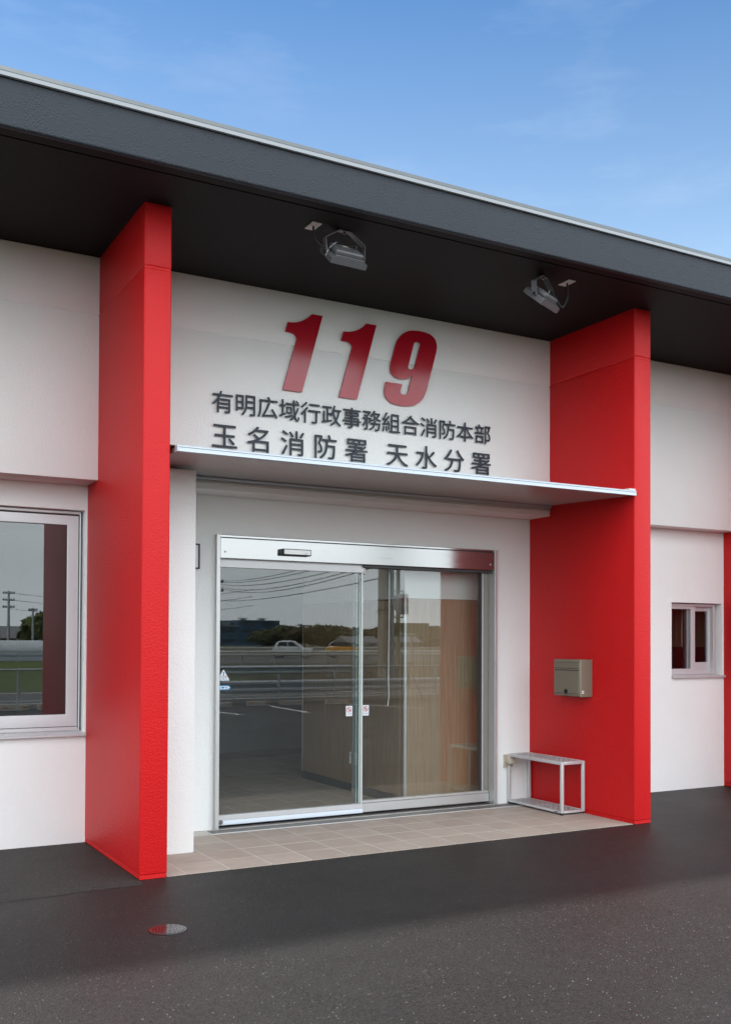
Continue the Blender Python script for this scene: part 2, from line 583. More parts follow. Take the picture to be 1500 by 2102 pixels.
# tiled porch
TX, TSX, TY, TSY = 2.4894, 0.2965, 6.5477, 0.2910
bm = new()
box(bm, 2.058, 6.006, 6.272, 7.70, -0.02, 0.0045)
porch = obj('porch_floor', bm, 'grout', kind='structure')
gx = [2.058] + [TX + TSX * k for k in range(-1, 12) if 2.10 < TX + TSX * k < 5.98] + [6.006]
gy = [6.256, TY, TY + TSY, TY + 2 * TSY, 7.428]
tile_cache = {}
def tile(x0, x1, y0, y1, parent, z=0.0045, g=0.0037):
    w, d = round(x1 - x0 - 2 * g, 3), round(y1 - y0 - 2 * g, 3)
    if w < 0.02 or d < 0.02:
        return
    if (w, d) not in tile_cache:
        bm = new()
        box(bm, -w / 2, w / 2, -d / 2, d / 2, -0.004, 0.0009, 0.0008, 1)
        bmesh.ops.recalc_face_normals(bm, faces=bm.faces)
        me = bpy.data.meshes.new('tile')
        bm.to_mesh(me)
        bm.free()
        me.materials.append(M['tile'])
        tile_cache[(w, d)] = me
    o = bpy.data.objects.new('tile', tile_cache[(w, d)])
    col.objects.link(o)
    o.parent = parent
    o.location = ((x0 + x1) / 2, (y0 + y1) / 2, z + random.uniform(-0.0004, 0.0004))
for j in range(len(gy) - 1):
    for i in range(len(gx) - 1):
        if gx[i + 1] < 2.46 and gy[j] > 6.86:
            continue
        tile(gx[i], gx[i + 1], gy[j], gy[j + 1], porch)
for i in range(len(gx) - 1):
    if gx[i] > 2.4:
        tile(gx[i], gx[i + 1], 7.595, 7.685, porch)
for j in (2, 3):     # floor between the return wall and the drain's end
    pass
tile(2.46, 2.49, gy[2], gy[3], porch)

# interior floor
bm = new()
box(bm, 2.3, 7.3, 7.702, 12.12, -0.02, 0.0045)
ifl = obj('hall_floor', bm, 'grout', kind='structure')
ix = [2.30] + [TX + TSX * k for k in range(0, 17) if TX + TSX * k < 7.0]
iy = [7.702] + [TY + TSY * k for k in range(5, 20) if TY + TSY * k < 12.05] + [12.12]
for j in range(len(iy) - 1):
    for i in range(len(ix) - 1):
        if ix[i] > 4.9 and iy[j] < 10.0:
            continue
        tile(ix[i], ix[i + 1], iy[j], iy[j + 1], ifl)

# ------------------------------------------------------------------ the building
B = thing('fire_station_building', 'single-storey white fire station with red fin pillars and charcoal overhanging roof', 'building', (4.0, 7.6, 0))

def bpart(name, mat, f, smooth=30, parent=B):
    bm = new()
    f(bm)
    return obj(name, bm, mat, parent, smooth)

def ring_wall(bm, x0, x1, z0, z1, y0, y1, ox0, ox1, oz0, oz1):
    """wall slab with one rectangular opening; front y0, back y1"""
    def rect(y, a, b, c, d):
        return [bm.verts.new((a, y, c)), bm.verts.new((b, y, c)), bm.verts.new((b, y, d)), bm.verts.new((a, y, d))]
    fo, fi = rect(y0, x0, x1, z0, z1), rect(y0, ox0, ox1, oz0, oz1)
    bo, bi = rect(y1, x0, x1, z0, z1), rect(y1, ox0, ox1, oz0, oz1)
    for k in range(4):
        n = (k + 1) % 4
        bm.faces.new((fo[k], fo[n], fi[n], fi[k]))
        bm.faces.new((bo[k], bi[k], bi[n], bo[n]))
        bm.faces.new((fi[k], fi[n], bi[n], bi[k]))
        bm.faces.new((fo[k], bo[k], bo[n], fo[n]))
    es = [e for e in bm.edges if all(abs(v.co.y - y0) < 1e-6 for v in e.verts) and e.verts[0] in fi and e.verts[1] in fi]
    bmesh.ops.bevel(bm, geom=es, offset=0.006, segments=2, affect='EDGES', profile=0.5)

def upper_wall(x0, x1):
    def f(bm):
        box(bm, x0, x1, YU, YD + 0.02, ZB, 3.8365, 0.006)
        box(bm, x0, x1, YU, YD + 0.02, 3.8425, ZS - 0.002, 0.002)
        box(bm, x0 + 0.01, x1 - 0.01, YU + 0.007, YD, 3.80, 3.88)
    bpart('upper_wall', 'white', f)
upper_wall(-6.0, 1.877)
upper_wall(2.055, 6.009)
upper_wall(6.191, 8.476)

bpart('lower_wall', 'white', lambda bm: ring_wall(bm, -6.0, 1.877, 0.0, ZB + 0.03, YD, 7.76, -0.35, 1.858, 0.800, 2.458))
bpart('lower_wall', 'white', lambda bm: ring_wall(bm, 6.191, 8.476, 0.0, ZB + 0.03, YR, 7.70, 7.728, 8.448, 1.150, 1.900))
bpart('door_wall', 'white', lambda bm: ring_wall(bm, 2.055, 6.009, 0.0, ZB + 0.03, YD, 7.76, 2.885, 5.606, -0.02, 2.335))
bpart('return_wall', 'white', lambda bm: box(bm, 2.055, 2.4515, 6.866, YD + 0.02, 0.005, 2.70, 0.008))

def fin(x0, x1):
    bm = new()
    box(bm, x0, x1, YF, 7.74, 0.026, 3.852, 0.014, 3)
    box(bm, x0, x1, YF, 7.74, 3.857, ZS + 0.01, 0.014, 3)
    box(bm, x0 + 0.006, x1 - 0.006, YF + 0.006, 7.7, 3.8, 3.9)
    box(bm, x0 + 0.004, x1 - 0.004, YF + 0.004, 7.7, 0.0, 0.030, 0.004, 1)
    return obj('pillar', bm, 'red', B, 30)
for a, b in PX:
    fin(a, b)

# roof
def f(bm):
    # soffit sheet in two strips either side of the drip groove, groove bottom above
    box(bm, -8, 14, 5.725, 5.800, ZS, ZS + 0.05)
    box(bm, -8, 14, 5.800, 5.816, ZS + 0.014, ZS + 0.05)
    box(bm, -8, 14, 5.816, 7.76, ZS, ZS + 0.05)
bpart('soffit', 'soffit', f)
def f(bm):
    poly = []
    for k in range(7):
        a = math.pi / 2 * k / 6
        poly.append((5.706 - 0.014 * math.sin(a), ZS + 0.014 - 0.014 * math.cos(a)))
    poly += [(5.692, 4.528), (5.80, 4.528), (5.80, ZS + 0.012), (5.724, ZS + 0.012), (5.724, ZS)]
    prism(bm, poly, 'x', -8, 14)
bpart('fascia', 'charcoal', f, 40)
bpart('drip_edge', 'flashlite', lambda bm: prism(bm, [(5.672, 4.524), (5.672, 4.546), (5.678, 4.549), (5.80, 4.549), (5.80, 4.530), (5.685, 4.530), (5.683, 4.520)], 'x', -8, 14))
bpart('roof_flashing', 'flash', lambda bm: prism(bm, [(5.676, 4.549), (5.676, 4.553), (5.705, 4.590), (5.90, 4.606), (5.90, 4.549)], 'x', -8, 14))
bpart('roof_slab', 'roof', lambda bm: box(bm, -8, 14, 5.81, 14.2, ZS + 0.052, 4.60))

# outer shell and rooms
bpart('back_wall', 'concrete', lambda bm: box(bm, -6, 14, 12.12, 12.4, 0, ZS + 0.05))
bpart('hall_ceiling', 'plaster', lambda bm: box(bm, 2.2, 7.4, 7.765, 12.12, 2.70, 2.76))
bpart('side_wall', 'plaster', lambda bm: box(bm, 2.2, 2.3, 7.765, 12.12, 0, 2.70))
bpart('side_wall', 'plaster', lambda bm: box(bm, 7.3, 7.4, 7.765, 12.12, 0, 2.70))
bpart('baseboard', 'rubber', lambda bm: box(bm, 2.3, 7.3, 12.095, 12.12, 0.005, 0.085))
bpart('end_wall', 'white', lambda bm: box(bm, 13.8, 14, YD + 0.2, 12.12, 0, ZS))
bpart('end_wall', 'white', lambda bm: box(bm, -6, -5.8, 7.77, 12.12, 0, ZS))
bpart('office_floor', 'kerb', lambda bm: box(bm, -5.8, 2.2, 7.77, 12.1, -0.01, 0.004))
bpart('office_floor', 'brown', lambda bm: box(bm, 7.4, 13.8, 7.77, 12.1, -0.01, 0.004))
bpart('office_ceiling', 'plaster', lambda bm: box(bm, -5.8, 2.2, 7.765, 12.12, 2.70, 2.76))
bpart('office_ceiling', 'plaster', lambda bm: box(bm, 7.4, 13.8, 7.765, 12.12, 2.70, 2.76))
bpart('far_wall', 'white', lambda bm: box(bm, 8.66, 14, YD, 7.76, 0, ZS))
bpart('glow_wood_box', 'wood', lambda bm: box(bm, 8.30, 8.72, 7.93, 8.25, 1.445, 2.10, 0.003, 1))  # wood box added behind the small window to imitate a warm glow

# timber-clad core behind the fixed pane: panels picked out one by one
core = bpart('timber_core', 'wood', lambda bm: box(bm, 4.824, 7.29, 7.925, 10.046, 0.004, 1.884))
def core_panel(f, name='wood_panel', mat='wood'):
    bm = new()
    f(bm)
    o = obj(name, bm, mat, None, 30)
    o.parent = core
    return o
for a, b in ((8.00, 8.92), (8.924, 9.50), (9.504, 10.04)):
    core_panel(lambda bm: box(bm, 4.814, 4.824, a, b, 0.085, 1.884, 0.0015, 1))
core_panel(lambda bm: box(bm, 4.832, 5.55, 7.913, 7.925, 0.085, 1.884, 0.0015, 1))
core_panel(lambda bm: box(bm, 4.808, 4.824, 7.93, 10.046, 0.006, 0.08), 'baseboard', 'greyframe')
core_panel(lambda bm: box(bm, 4.832, 5.6, 7.905, 7.925, 0.006, 0.08), 'baseboard', 'greyframe')
core_panel(lambda bm: box(bm, 4.808, 4.832, 7.907, 7.931, 0.006, 1.886, 0.003, 2), 'corner_trim', 'alu')
core_panel(lambda bm: box(bm, 4.81, 4.824, 10.04, 10.052, 0.006, 1.886), 'corner_trim', 'alu')
core_panel(lambda bm: box(bm, 4.803, 4.814, 8.80, 8.868, 0.28, 0.40, 0.003, 1), 'switch_plate', 'lampwhite')
bpart('upper_partition', 'plaster', lambda bm: box(bm, 4.816, 7.29, 7.916, 10.046, 1.888, 2.70))
def f(bm):
    tube(bm, spline([(4.62, 7.86, 2.10), (4.616, 7.86, 1.6), (4.612, 7.86, 1.2), (4.618, 7.86, 1.02), (4.606, 7.86, 0.92)], 6), 0.005, 6)
bpart('white_line_tube', 'lampwhite', f)  # thin white tube standing in for an unidentified line in the pane

# ------------------------------------------------------------------ entrance canopy (part, with sub-parts)
def ch(parent, name, mat, f, smooth=30):
    bm = new()
    f(bm)
    o = obj(name, bm, mat, None, smooth)
    o.parent = parent
    return o
CX0, CX1 = 2.102, 6.000
canopy = bpart('entrance_canopy', 'canopy', lambda bm: prism(bm, [(6.235, 2.706), (7.326, 2.742), (7.326, 2.772), (6.235, 2.728)], 'x', CX0, CX1))
def f(bm):
    poly = [(6.213, 2.700), (6.213, 2.735), (6.219, 2.741), (6.262, 2.741), (6.262, 2.734), (6.2362, 2.730), (6.2362, 2.704), (6.245, 2.704), (6.245, 2.699)]
    prism(bm, poly, 'x', CX0 - 0.004, CX1 - 0.004)
ch(canopy, 'front_edge_trim', 'aluwhite', f)
ch(canopy, 'front_edge_trim', 'flash', lambda bm: box(bm, CX0 - 0.003, CX1 - 0.005, 6.2105, 6.213, 2.7255, 2.7275))
ch(canopy, 'end_cap', 'aluwhite', lambda bm: box(bm, CX0 - 0.012, CX0 - 0.0045, 6.213, 6.26, 2.697, 2.742, 0.002, 1))
ch(canopy, 'side_rail', 'canopy', lambda bm: prism(bm, [(6.262, 2.700), (7.32, 2.735), (7.32, 2.775), (6.262, 2.733)], 'x', CX0 - 0.008, CX0 - 0.0005))
ch(canopy, 'seal_plate', 'brown', lambda bm: prism(bm, [(6.265, 2.742), (7.32, 2.776), (7.32, 2.780), (6.265, 2.746)], 'x', 2.06, 2.20))
ch(canopy, 'seal_plate', 'lampwhite', lambda bm: prism(bm, [(6.224, 2.744), (6.50, 2.752), (6.50, 2.760), (6.224, 2.756)], 'x', 5.93, 5.997))
def f(bm):
    tube(bm, [(2.06, 7.318, 2.725), (6.03 - 0.025, 7.318, 2.732)], 0.014, 10)
ch(canopy, 'wall_rail', 'aluwhite', f)
ch(canopy, 'wall_rail', 'canopy', lambda bm: box(bm, 2.456, 6.0, 7.31, 7.328, 2.690, 2.706, 0.002, 1))

# ------------------------------------------------------------------ windows
def S(x, y, plane=YD):           # re-project a measurement made on the door plane to depth y
    return x * y / plane
def window_left():
    w = bpart('window', 'alu', lambda bm: ring_wall(bm, -0.34, 1.840, 0.815, 2.452, 7.675, 7.75, -0.30, 1.833, 0.84, 2.432))
    w['label'] = 'wide aluminium window left of the first red pillar'
    y = 7.690
    ch(w, 'sash_frame', 'alu', lambda bm: ring_wall(bm, -0.30, 1.826, 0.856, 2.421, y, y + 0.035, -0.2, 1.744, 0.945, 2.350))
    ch(w, 'gasket', 'greyframe', lambda bm: ring_wall(bm, -0.31, 1.834, 0.838, 2.434, y + 0.010, y + 0.02, -0.2, 1.80, 0.9, 2.40))
    ch(w, 'gasket', 'greyframe', lambda bm: ring_wall(bm, -0.205, 1.750, 0.942, 2.356, y + 0.008, y + 0.014, -0.195, 1.741, 0.948, 2.348))
    ch(w, 'pane', 'winglass', lambda bm: box(bm, -0.21, 1.755, y + 0.016, y + 0.022, 0.935, 2.36))
    ch(w, 'sill', 'alu', lambda bm: prism(bm, [(7.585, 0.790), (7.585, 0.802), (7.592, 0.806), (7.69, 0.826), (7.69, 0.80), (7.62, 0.801), (7.59, 0.790)], 'x', -0.35, 1.871))
    ch(w, 'sill_end_cap', 'beige', lambda bm: box(bm, 1.858, 1.873, 7.583, 7.618, 0.788, 0.812, 0.003, 1))
    ch(w, 'track', 'alu', lambda bm: box(bm, -0.30, 1.826, 7.668, 7.69, 0.826, 0.852, 0.003, 1))
window_left()
def window_right():
    y = 7.555
    k = y / YR
    X = lambda x: x * k
    w = bpart('window', 'alu', lambda bm: ring_wall(bm, 7.730, 8.40, 1.166, 1.892, y, y + 0.09, 7.765, 8.365, 1.19, 1.868))
    w['label'] = 'small sliding aluminium window beside the second red pillar'
    # front (left) sash and rear (right) sash
    y1, y2 = y + 0.012, y + 0.045
    a = ch(w, 'sash_frame', 'alu', lambda bm: ring_wall(bm, 7.732, 8.115, 1.175, 1.878, y1, y1 + 0.025, 7.765, 8.058, 1.225, 1.838))
    b = ch(w, 'sash_frame', 'alu', lambda bm: ring_wall(bm, 8.03, 8.368, 1.178, 1.872, y2, y2 + 0.025, 8.10, 8.335, 1.290, 1.820))
    ch(w, 'pane', 'sideglass', lambda bm: box(bm, 7.76, 8.06, y1 + 0.012, y1 + 0.017, 1.22, 1.84))
    ch(w, 'pane', 'sideglass', lambda bm: box(bm, 8.09, 8.34, y2 + 0.012, y2 + 0.017, 1.285, 1.825))
    ch(w, 'meeting_stile', 'greyframe', lambda bm: box(bm, 8.00, 8.034, y2 + 0.002, y2 + 0.024, 1.2, 1.86))
    ch(w, 'sill', 'alu', lambda bm: prism(bm, [(7.482, 1.132), (7.482, 1.148), (7.488, 1.152), (7.58, 1.168), (7.58, 1.148), (7.51, 1.149), (7.49, 1.132)], 'x', 7.726, 8.472))
    ch(w, 'roller_block', 'black', lambda bm: box(bm, 8.07, 8.112, y1 - 0.003, y1 + 0.02, 1.168, 1.177))
window_right()

# ------------------------------------------------------------------ automatic door
frame = bpart('door_frame', 'satin', lambda bm: box(bm, 2.880, 2.912, 7.585, 7.74, 0.005, 2.338, 0.002, 1))
frame['label'] = 'stainless steel frame of the automatic sliding door'
ch(frame, 'jamb', 'satin', lambda bm: box(bm, 5.578, 5.610, 7.585, 7.74, 0.005, 2.338, 0.002, 1))
ch(frame, 'header', 'steel', lambda bm: box(bm, 2.9125, 5.5775, 7.592, 7.72, 2.150, 2.312, 0.003, 1))
ch(frame, 'header_trim', 'steel', lambda bm: box(bm, 2.9125, 5.5775, 7.600, 7.72, 2.3175, 2.335, 0.002, 1))
ch(frame, 'header_gap', 'greyframe', lambda bm: box(bm, 2.9125, 5.5775, 7.612, 7.72, 2.310, 2.319))
ch(frame, 'transom_shadow_gap', 'greyframe', lambda bm: box(bm, 4.225, 5.577, 7.625, 7.72, 2.128, 2.149))
for x in (2.953, 5.531):
    def f(bm, x=x):
        cyl(bm, (x, 7.588, 2.201), 0.008, 0.005, 'y', 12)
        cyl(bm, (x, 7.586, 2.201), 0.004, 0.003, 'y', 6)
    ch(frame, 'screw', 'aluwhite', f)
# overhead motion sensor
sensor = ch(frame, 'sensor', 'black', lambda bm: box(bm, 3.425, 3.688, 7.540, 7.592, 2.192, 2.245, 0.006, 2))
ch(frame, 'sensor_face', 'satin', lambda bm: box(bm, 3.440, 3.680, 7.536, 7.541, 2.200, 2.240, 0.002, 1))
ch(frame, 'sensor_badge', 'blue', lambda bm: box(bm, 3.628, 3.648, 7.5345, 7.5365, 2.207, 2.211))
ch(frame, 'floor_track', 'greyframe', lambda bm: box(bm, 2.9125, 5.57, 7.64, 7.72, 0.004, 0.012))

YS = 7.650
k = YS / YD
Zk = lambda z: 1.5 + (z - 1.5) * k
sash = bpart('sliding_door', 'glass', lambda bm: box(bm, 2.916, S(4.185, YS), YS + 0.010, YS + 0.020, 0.10, 2.10))
sash['label'] = 'sliding glass leaf with the blue caution stickers'
ch(sash, 'top_rail', 'alu', lambda bm: box(bm, 2.9135, S(4.219, YS), YS - 0.006, YS + 0.036, Zk(2.079), 2.158, 0.002, 1))
ch(sash, 'bottom_rail', 'alu', lambda bm: box(bm, 2.9135, S(4.2165, YS), YS - 0.006, YS + 0.036, 0.066, Zk(0.113), 0.002, 1))
ch(sash, 'bottom_lip', 'aluwhite', lambda bm: prism(bm, [(YS - 0.014, 0.030), (YS - 0.014, 0.040), (YS - 0.006, 0.0655), (YS + 0.03, 0.0655), (YS + 0.03, 0.030)], 'x', 2.9135, S(4.2165, YS)))
ch(sash, 'edge_stile', 'alu', lambda bm: box(bm, S(4.199, YS), S(4.2165, YS), YS - 0.004, YS + 0.034, Zk(0.113) + 0.0005, Zk(2.079) - 0.0005, 0.002, 1))
ch(sash, 'glass_edge', 'greenedge', lambda bm: box(bm, S(4.187, YS), S(4.197, YS), YS + 0.008, YS + 0.022, 0.11, 2.07))
ch(sash, 'seal', 'greyframe', lambda bm: box(bm, S(4.178, YS), S(4.1815, YS), YS + 0.020, YS + 0.026, 0.11, 2.07))
ch(sash, 'glass_edge', 'greenedge', lambda bm: box(bm, S(4.168, YS), S(4.172, YS), YS + 0.021, YS + 0.027, 0.11, 2.07))
ch(sash, 'inner_stile', 'greyframe', lambda bm: box(bm, S(4.132, YS), S(4.160, YS), YS + 0.028, YS + 0.036, 0.114, 2.07))
ch(sash, 'door_guide', 'lampwhite', lambda bm: box(bm, S(4.2195, YS), S(4.240, YS), YS - 0.004, YS + 0.02, Zk(2.072), Zk(2.122), 0.003, 1))
ch(sash, 'door_guide', 'rubber', lambda bm: box(bm, S(4.2185, YS), S(4.246, YS), YS + 0.02, YS + 0.024, Zk(2.066), Zk(2.126)))
def f(bm):
    cyl(bm, (2.938, 7.612, 0.058), 0.019, 0.03, 'y', 16)
    cyl(bm, (2.938, 7.607, 0.058), 0.012, 0.006, 'y', 16)
ch(sash, 'stop_knob', 'steel', f, 40)
ch(sash, 'lock_plate', 'steelv', lambda bm: box(bm, 4.118, 4.142, YS + 0.021, YS + 0.030, 0.45, 0.555, 0.003, 1))

fixed = bpart('fixed_pane', 'glass', lambda bm: box(bm, 4.18, 5.47, 7.695, 7.705, 0.10, 2.145))
fixed['label'] = 'fixed glass pane right of the sliding leaf'
ch(fixed, 'bottom_rail', 'satin', lambda bm: box(bm, 4.235, 5.575, 7.662, 7.72, 0.028, 0.104, 0.003, 1))
ch(fixed, 'bottom_bead', 'satin', lambda bm: box(bm, 4.235, 5.575, 7.670, 7.72, 0.106, 0.126, 0.002, 1))
ch(fixed, 'mullion', 'alu', lambda bm: box(bm, 5.500, 5.512, 7.672, 7.73, 0.127, 2.128, 0.002, 1))
ch(fixed, 'mullion_seal', 'greyframe', lambda bm: box(bm, 5.484, 5.499, 7.676, 7.73, 0.127, 2.128))
ch(fixed, 'end_panel', 'taupepanel', lambda bm: box(bm, 5.513, 5.577, 7.68, 7.72, 0.127, 2.128, 0.002, 1))

# ------------------------------------------------------------------ flat print helpers
def text_mesh(ch_, size, extrude=0.0, offset=0.0):
    c = bpy.data.curves.new('t', 'FONT')
    c.body = ch_
    c.size = 1
    c.extrude = extrude / size
    c.bevel_depth = offset
    c.bevel_resolution = 0
    c.resolution_u = 4
    o = bpy.data.objects.new('t', c)
    col.objects.link(o)
    dg = bpy.context.evaluated_depsgraph_get()
    dg.update()
    me = bpy.data.meshes.new_from_object(o.evaluated_get(dg))
    bpy.data.objects.remove(o)
    bpy.data.curves.remove(c)
    return me
def text_obj(name, ch_, cx, y, cz, w, h, mat, parent, depth=0.0, offset=0.0):
    """stand a glyph string upright facing -y, its ink centred on (cx, cz), em scaled to w x h"""
    me = text_mesh(ch_, h, depth / 2, offset)
    n = len(ch_)
    for v in me.vertices:
        x, z, d = v.co.x, v.co.y, v.co.z
        v.co = (cx + (x - n / 2) * w, y - d * h, cz + (z - 0.38) * h)
    me.materials.clear()
    me.materials.append(M[mat])
    o = bpy.data.objects.new(name, me)
    col.objects.link(o)
    if parent is not None:
        o.parent = parent
        if parent.type == 'EMPTY':
            o.matrix_parent_inverse = parent.matrix_basis.inverted()
    return o
def poly_xz(bm, pts, y):
    bm.faces.new([bm.verts.new((x, y, z)) for x, z in pts])
def disc(bm, cx, cz, r, y, n=24, r0=0.0):
    if r0:
        a = [bm.verts.new((cx + r * math.cos(2 * math.pi * k / n), y, cz + r * math.sin(2 * math.pi * k / n))) for k in range(n)]
        b = [bm.verts.new((cx + r0 * math.cos(2 * math.pi * k / n), y, cz + r0 * math.sin(2 * math.pi * k / n))) for k in range(n)]
        for k in range(n):
            bm.faces.new((a[k], a[(k + 1) % n], b[(k + 1) % n], b[k]))
    else:
        poly_xz(bm, [(cx + r * math.cos(2 * math.pi * k / n), cz + r * math.sin(2 * math.pi * k / n)) for k in range(n)], y)

# stickers on the glass
GY = YS + 0.0085
def merge_text(st, items):
    for s_, cx, cz, e, mt in items:
        t = text_obj('sticker_print', s_, cx, GY - 0.0018, cz, e, e, mt, None)
        t.parent = st
tri = ch(sash, 'caution_sticker', 'sticker', lambda bm: prism(bm, [(2.921, 1.176), (3.020, 1.176), (3.022, 1.181), (2.974, 1.262), (2.968, 1.262), (2.918, 1.181)], 'y', GY, GY + 0.0012))
arrow = ch(sash, 'arrow_sticker', 'blue', lambda bm: prism(bm, [(2.917, 1.101), (3.013, 1.101), (3.036, 1.120), (3.013, 1.139), (2.917, 1.139)], 'y', GY, GY + 0.0012))
def sub2(name, mat, f):        # print joined flat onto the door, beside its sticker
    return ch(sash, name, mat, f)
def f(bm):
    poly_xz(bm, [(2.966, 1.242), (2.976, 1.242), (2.9745, 1.203), (2.9675, 1.203)], GY - 0.001)
    disc(bm, 2.971, 1.191, 0.006, GY - 0.001, 12)
    disc(bm, 2.971, 1.243, 0.0055, GY - 0.0012, 12)
    poly_xz(bm, [(2.925, 1.1805), (2.962, 1.1805), (2.962, 1.184), (2.927, 1.184)], GY - 0.001)
    poly_xz(bm, [(2.980, 1.1805), (3.016, 1.1805), (3.014, 1.184), (2.980, 1.184)], GY - 0.001)
sub2('caution_print', 'blue', f)
t = text_obj('caution_print', '注', 2.951, GY - 0.001, 1.205, 0.021, 0.021, 'redprint', None); t.parent = sash
t = text_obj('caution_print', '意', 2.991, GY - 0.001, 1.205, 0.021, 0.021, 'redprint', None); t.parent = sash
sub2('arrow_print', 'sticker', lambda bm: poly_xz(bm, [(2.924, 1.108), (3.010, 1.108), (3.025, 1.120), (3.010, 1.132), (2.924, 1.132)], GY - 0.001))
t = text_obj('arrow_print', '自', 2.938, GY - 0.002, 1.120, 0.019, 0.019, 'darkprint', None); t.parent = sash
t = text_obj('arrow_print', '動', 2.998, GY - 0.002, 1.120, 0.019, 0.019, 'darkprint', None); t.parent = sash
def f(bm):
    poly_xz(bm, [(2.967 + 0.016 * math.cos(a), 1.120 + 0.007 * math.sin(a)) for a in [2 * math.pi * q / 16 for q in range(16)]], GY - 0.002)
sub2('arrow_print', 'blue', f)
def hand_sticker(x0, x1, z0, z1, y, owner):
    cx = (x0 + x1) / 2
    w = x1 - x0
    ch(owner, 'hand_sticker', 'sticker', lambda bm: box(bm, x0, x1, y, y + 0.0012, z0, z1))
    def f(bm):
        disc(bm, cx, z1 - w * 0.52, w * 0.38, y - 0.001, 20, w * 0.30)
        d = w * 0.30
        c = z1 - w * 0.52
        q = 0.7071 * d
        o = w * 0.045
        poly_xz(bm, [(cx - q - o, c + q - o), (cx - q + o, c + q + o), (cx + q + o, c - q + o), (cx + q - o, c - q - o)], y - 0.0012)
    ch(owner, 'hand_print', 'redprint', f)
    def f(bm):
        c = z1 - w * 0.52
        for q in range(4):
            xx = cx - w * 0.10 + q * w * 0.06
            poly_xz(bm, [(xx, c - w * 0.12), (xx + w * 0.035, c - w * 0.12), (xx + w * 0.035, c + w * (0.10 + 0.03 * (q % 2))), (xx, c + w * 0.10)], y - 0.0008)
    ch(owner, 'hand_print', 'darkprint', f)
    t = text_obj('hand_print', 'ドアに注意', cx, y - 0.001, z0 + w * 0.30, w * 0.165, w * 0.20, 'darkprint', None); t.parent = owner
hand_sticker(S(4.062, YS), S(4.1225, YS), Zk(0.859), Zk(0.946), GY, sash)
hand_sticker(S(4.221, 7.69), S(4.280, 7.69), 1.5 + (0.860 - 1.5) * 7.69 / YD, 1.5 + (0.948 - 1.5) * 7.69 / YD, 7.693, fixed)

# ------------------------------------------------------------------ signs on the wall
YL = YU - 0.012
def curve_prism(polys, y0, y1, name, mat, parent):
    c = bpy.data.curves.new('t', 'CURVE')
    c.dimensions = '2D'
    c.fill_mode = 'BOTH'
    c.extrude = (y1 - y0) / 2
    for pts in polys:
        sp = c.splines.new('POLY')
        sp.points.add(len(pts) - 1)
        for q, (x, z) in zip(sp.points, pts):
            q.co = (x, z, 0, 1)
        sp.use_cyclic_u = True
    o = bpy.data.objects.new('t', c)
    col.objects.link(o)
    dg = bpy.context.evaluated_depsgraph_get()
    dg.update()
    me = bpy.data.meshes.new_from_object(o.evaluated_get(dg))
    bpy.data.objects.remove(o)
    for v in me.vertices:
        v.co = (v.co.x, (y0 + y1) / 2 - v.co.z, v.co.y)
    me.materials.clear()
    me.materials.append(M[mat])
    r = bpy.data.objects.new(name, me)
    col.objects.link(r)
    r.parent = parent
    r.matrix_parent_inverse = parent.matrix_basis.inverted()
    return r
def smooth2(pts, n=6):
    return [(p.x, p.y) for p in spline([(a, b, 0) for a, b in pts], n)]
nsign = thing('number_sign', 'large red slanted number 119 mounted on the white wall above the doorway', 'sign', (4.0, YL, 3.476))
one = [(3.482, 3.475), (3.316, 3.475), (3.434, 3.893)] + smooth2([(3.434, 3.893), (3.431, 3.912), (3.414, 3.928), (3.384, 3.936), (3.335, 3.939)], 4)[1:] + [(3.354, 4.016)] + smooth2([(3.354, 4.016), (3.42, 4.024), (3.48, 4.046), (3.53, 4.078), (3.566, 4.113)], 4)[1:] + [(3.663, 4.114)]
curve_prism([one], YL - 0.010, YL, 'digit', 'digit', nsign)
curve_prism([[(x + 0.4985, z + 0.002) for x, z in one]], YL - 0.010, YL, 'digit', 'digit', nsign)
sh = lambda pts: [(x + 0.284 * (z - 3.478), z) for x, z in pts]
nine = [(4.203, 3.657), (4.361, 3.657), (4.361, 3.605)] + smooth2([(4.361, 3.605), (4.369, 3.580), (4.3985, 3.570), (4.428, 3.580), (4.436, 3.605)], 4)[1:] + [(4.436, 3.745)] + \
    smooth2([(4.436, 3.745), (4.41, 3.715), (4.36, 3.700), (4.30, 3.702), (4.245, 3.725), (4.213, 3.770), (4.203, 3.83)], 5)[1:] + [(4.203, 3.975)] + \
    smooth2([(4.203, 3.975), (4.212, 4.030), (4.243, 4.083), (4.295, 4.117), (4.37, 4.130), (4.44, 4.130), (4.515, 4.116), (4.57, 4.080), (4.60, 4.030), (4.61, 3.975)], 4)[1:] + [(4.61, 3.635)] + \
    smooth2([(4.61, 3.635), (4.602, 3.580), (4.572, 3.527), (4.52, 3.491), (4.445, 3.477), (4.375, 3.477), (4.30, 3.490), (4.242, 3.526), (4.211, 3.578), (4.203, 3.657)], 4)[1:-1]
hole = smooth2([(4.374, 3.825), (4.376, 3.806), (4.387, 3.796), (4.405, 3.793), (4.423, 3.796), (4.434, 3.806), (4.436, 3.825)], 3) + smooth2([(4.436, 4.003), (4.434, 4.022), (4.423, 4.032), (4.405, 4.035), (4.387, 4.032), (4.376, 4.022), (4.374, 4.003)], 3)
curve_prism([sh(nine), sh(hole)], YL - 0.010, YL, 'digit', 'digit', nsign)
nsign['category'] = 'sign'

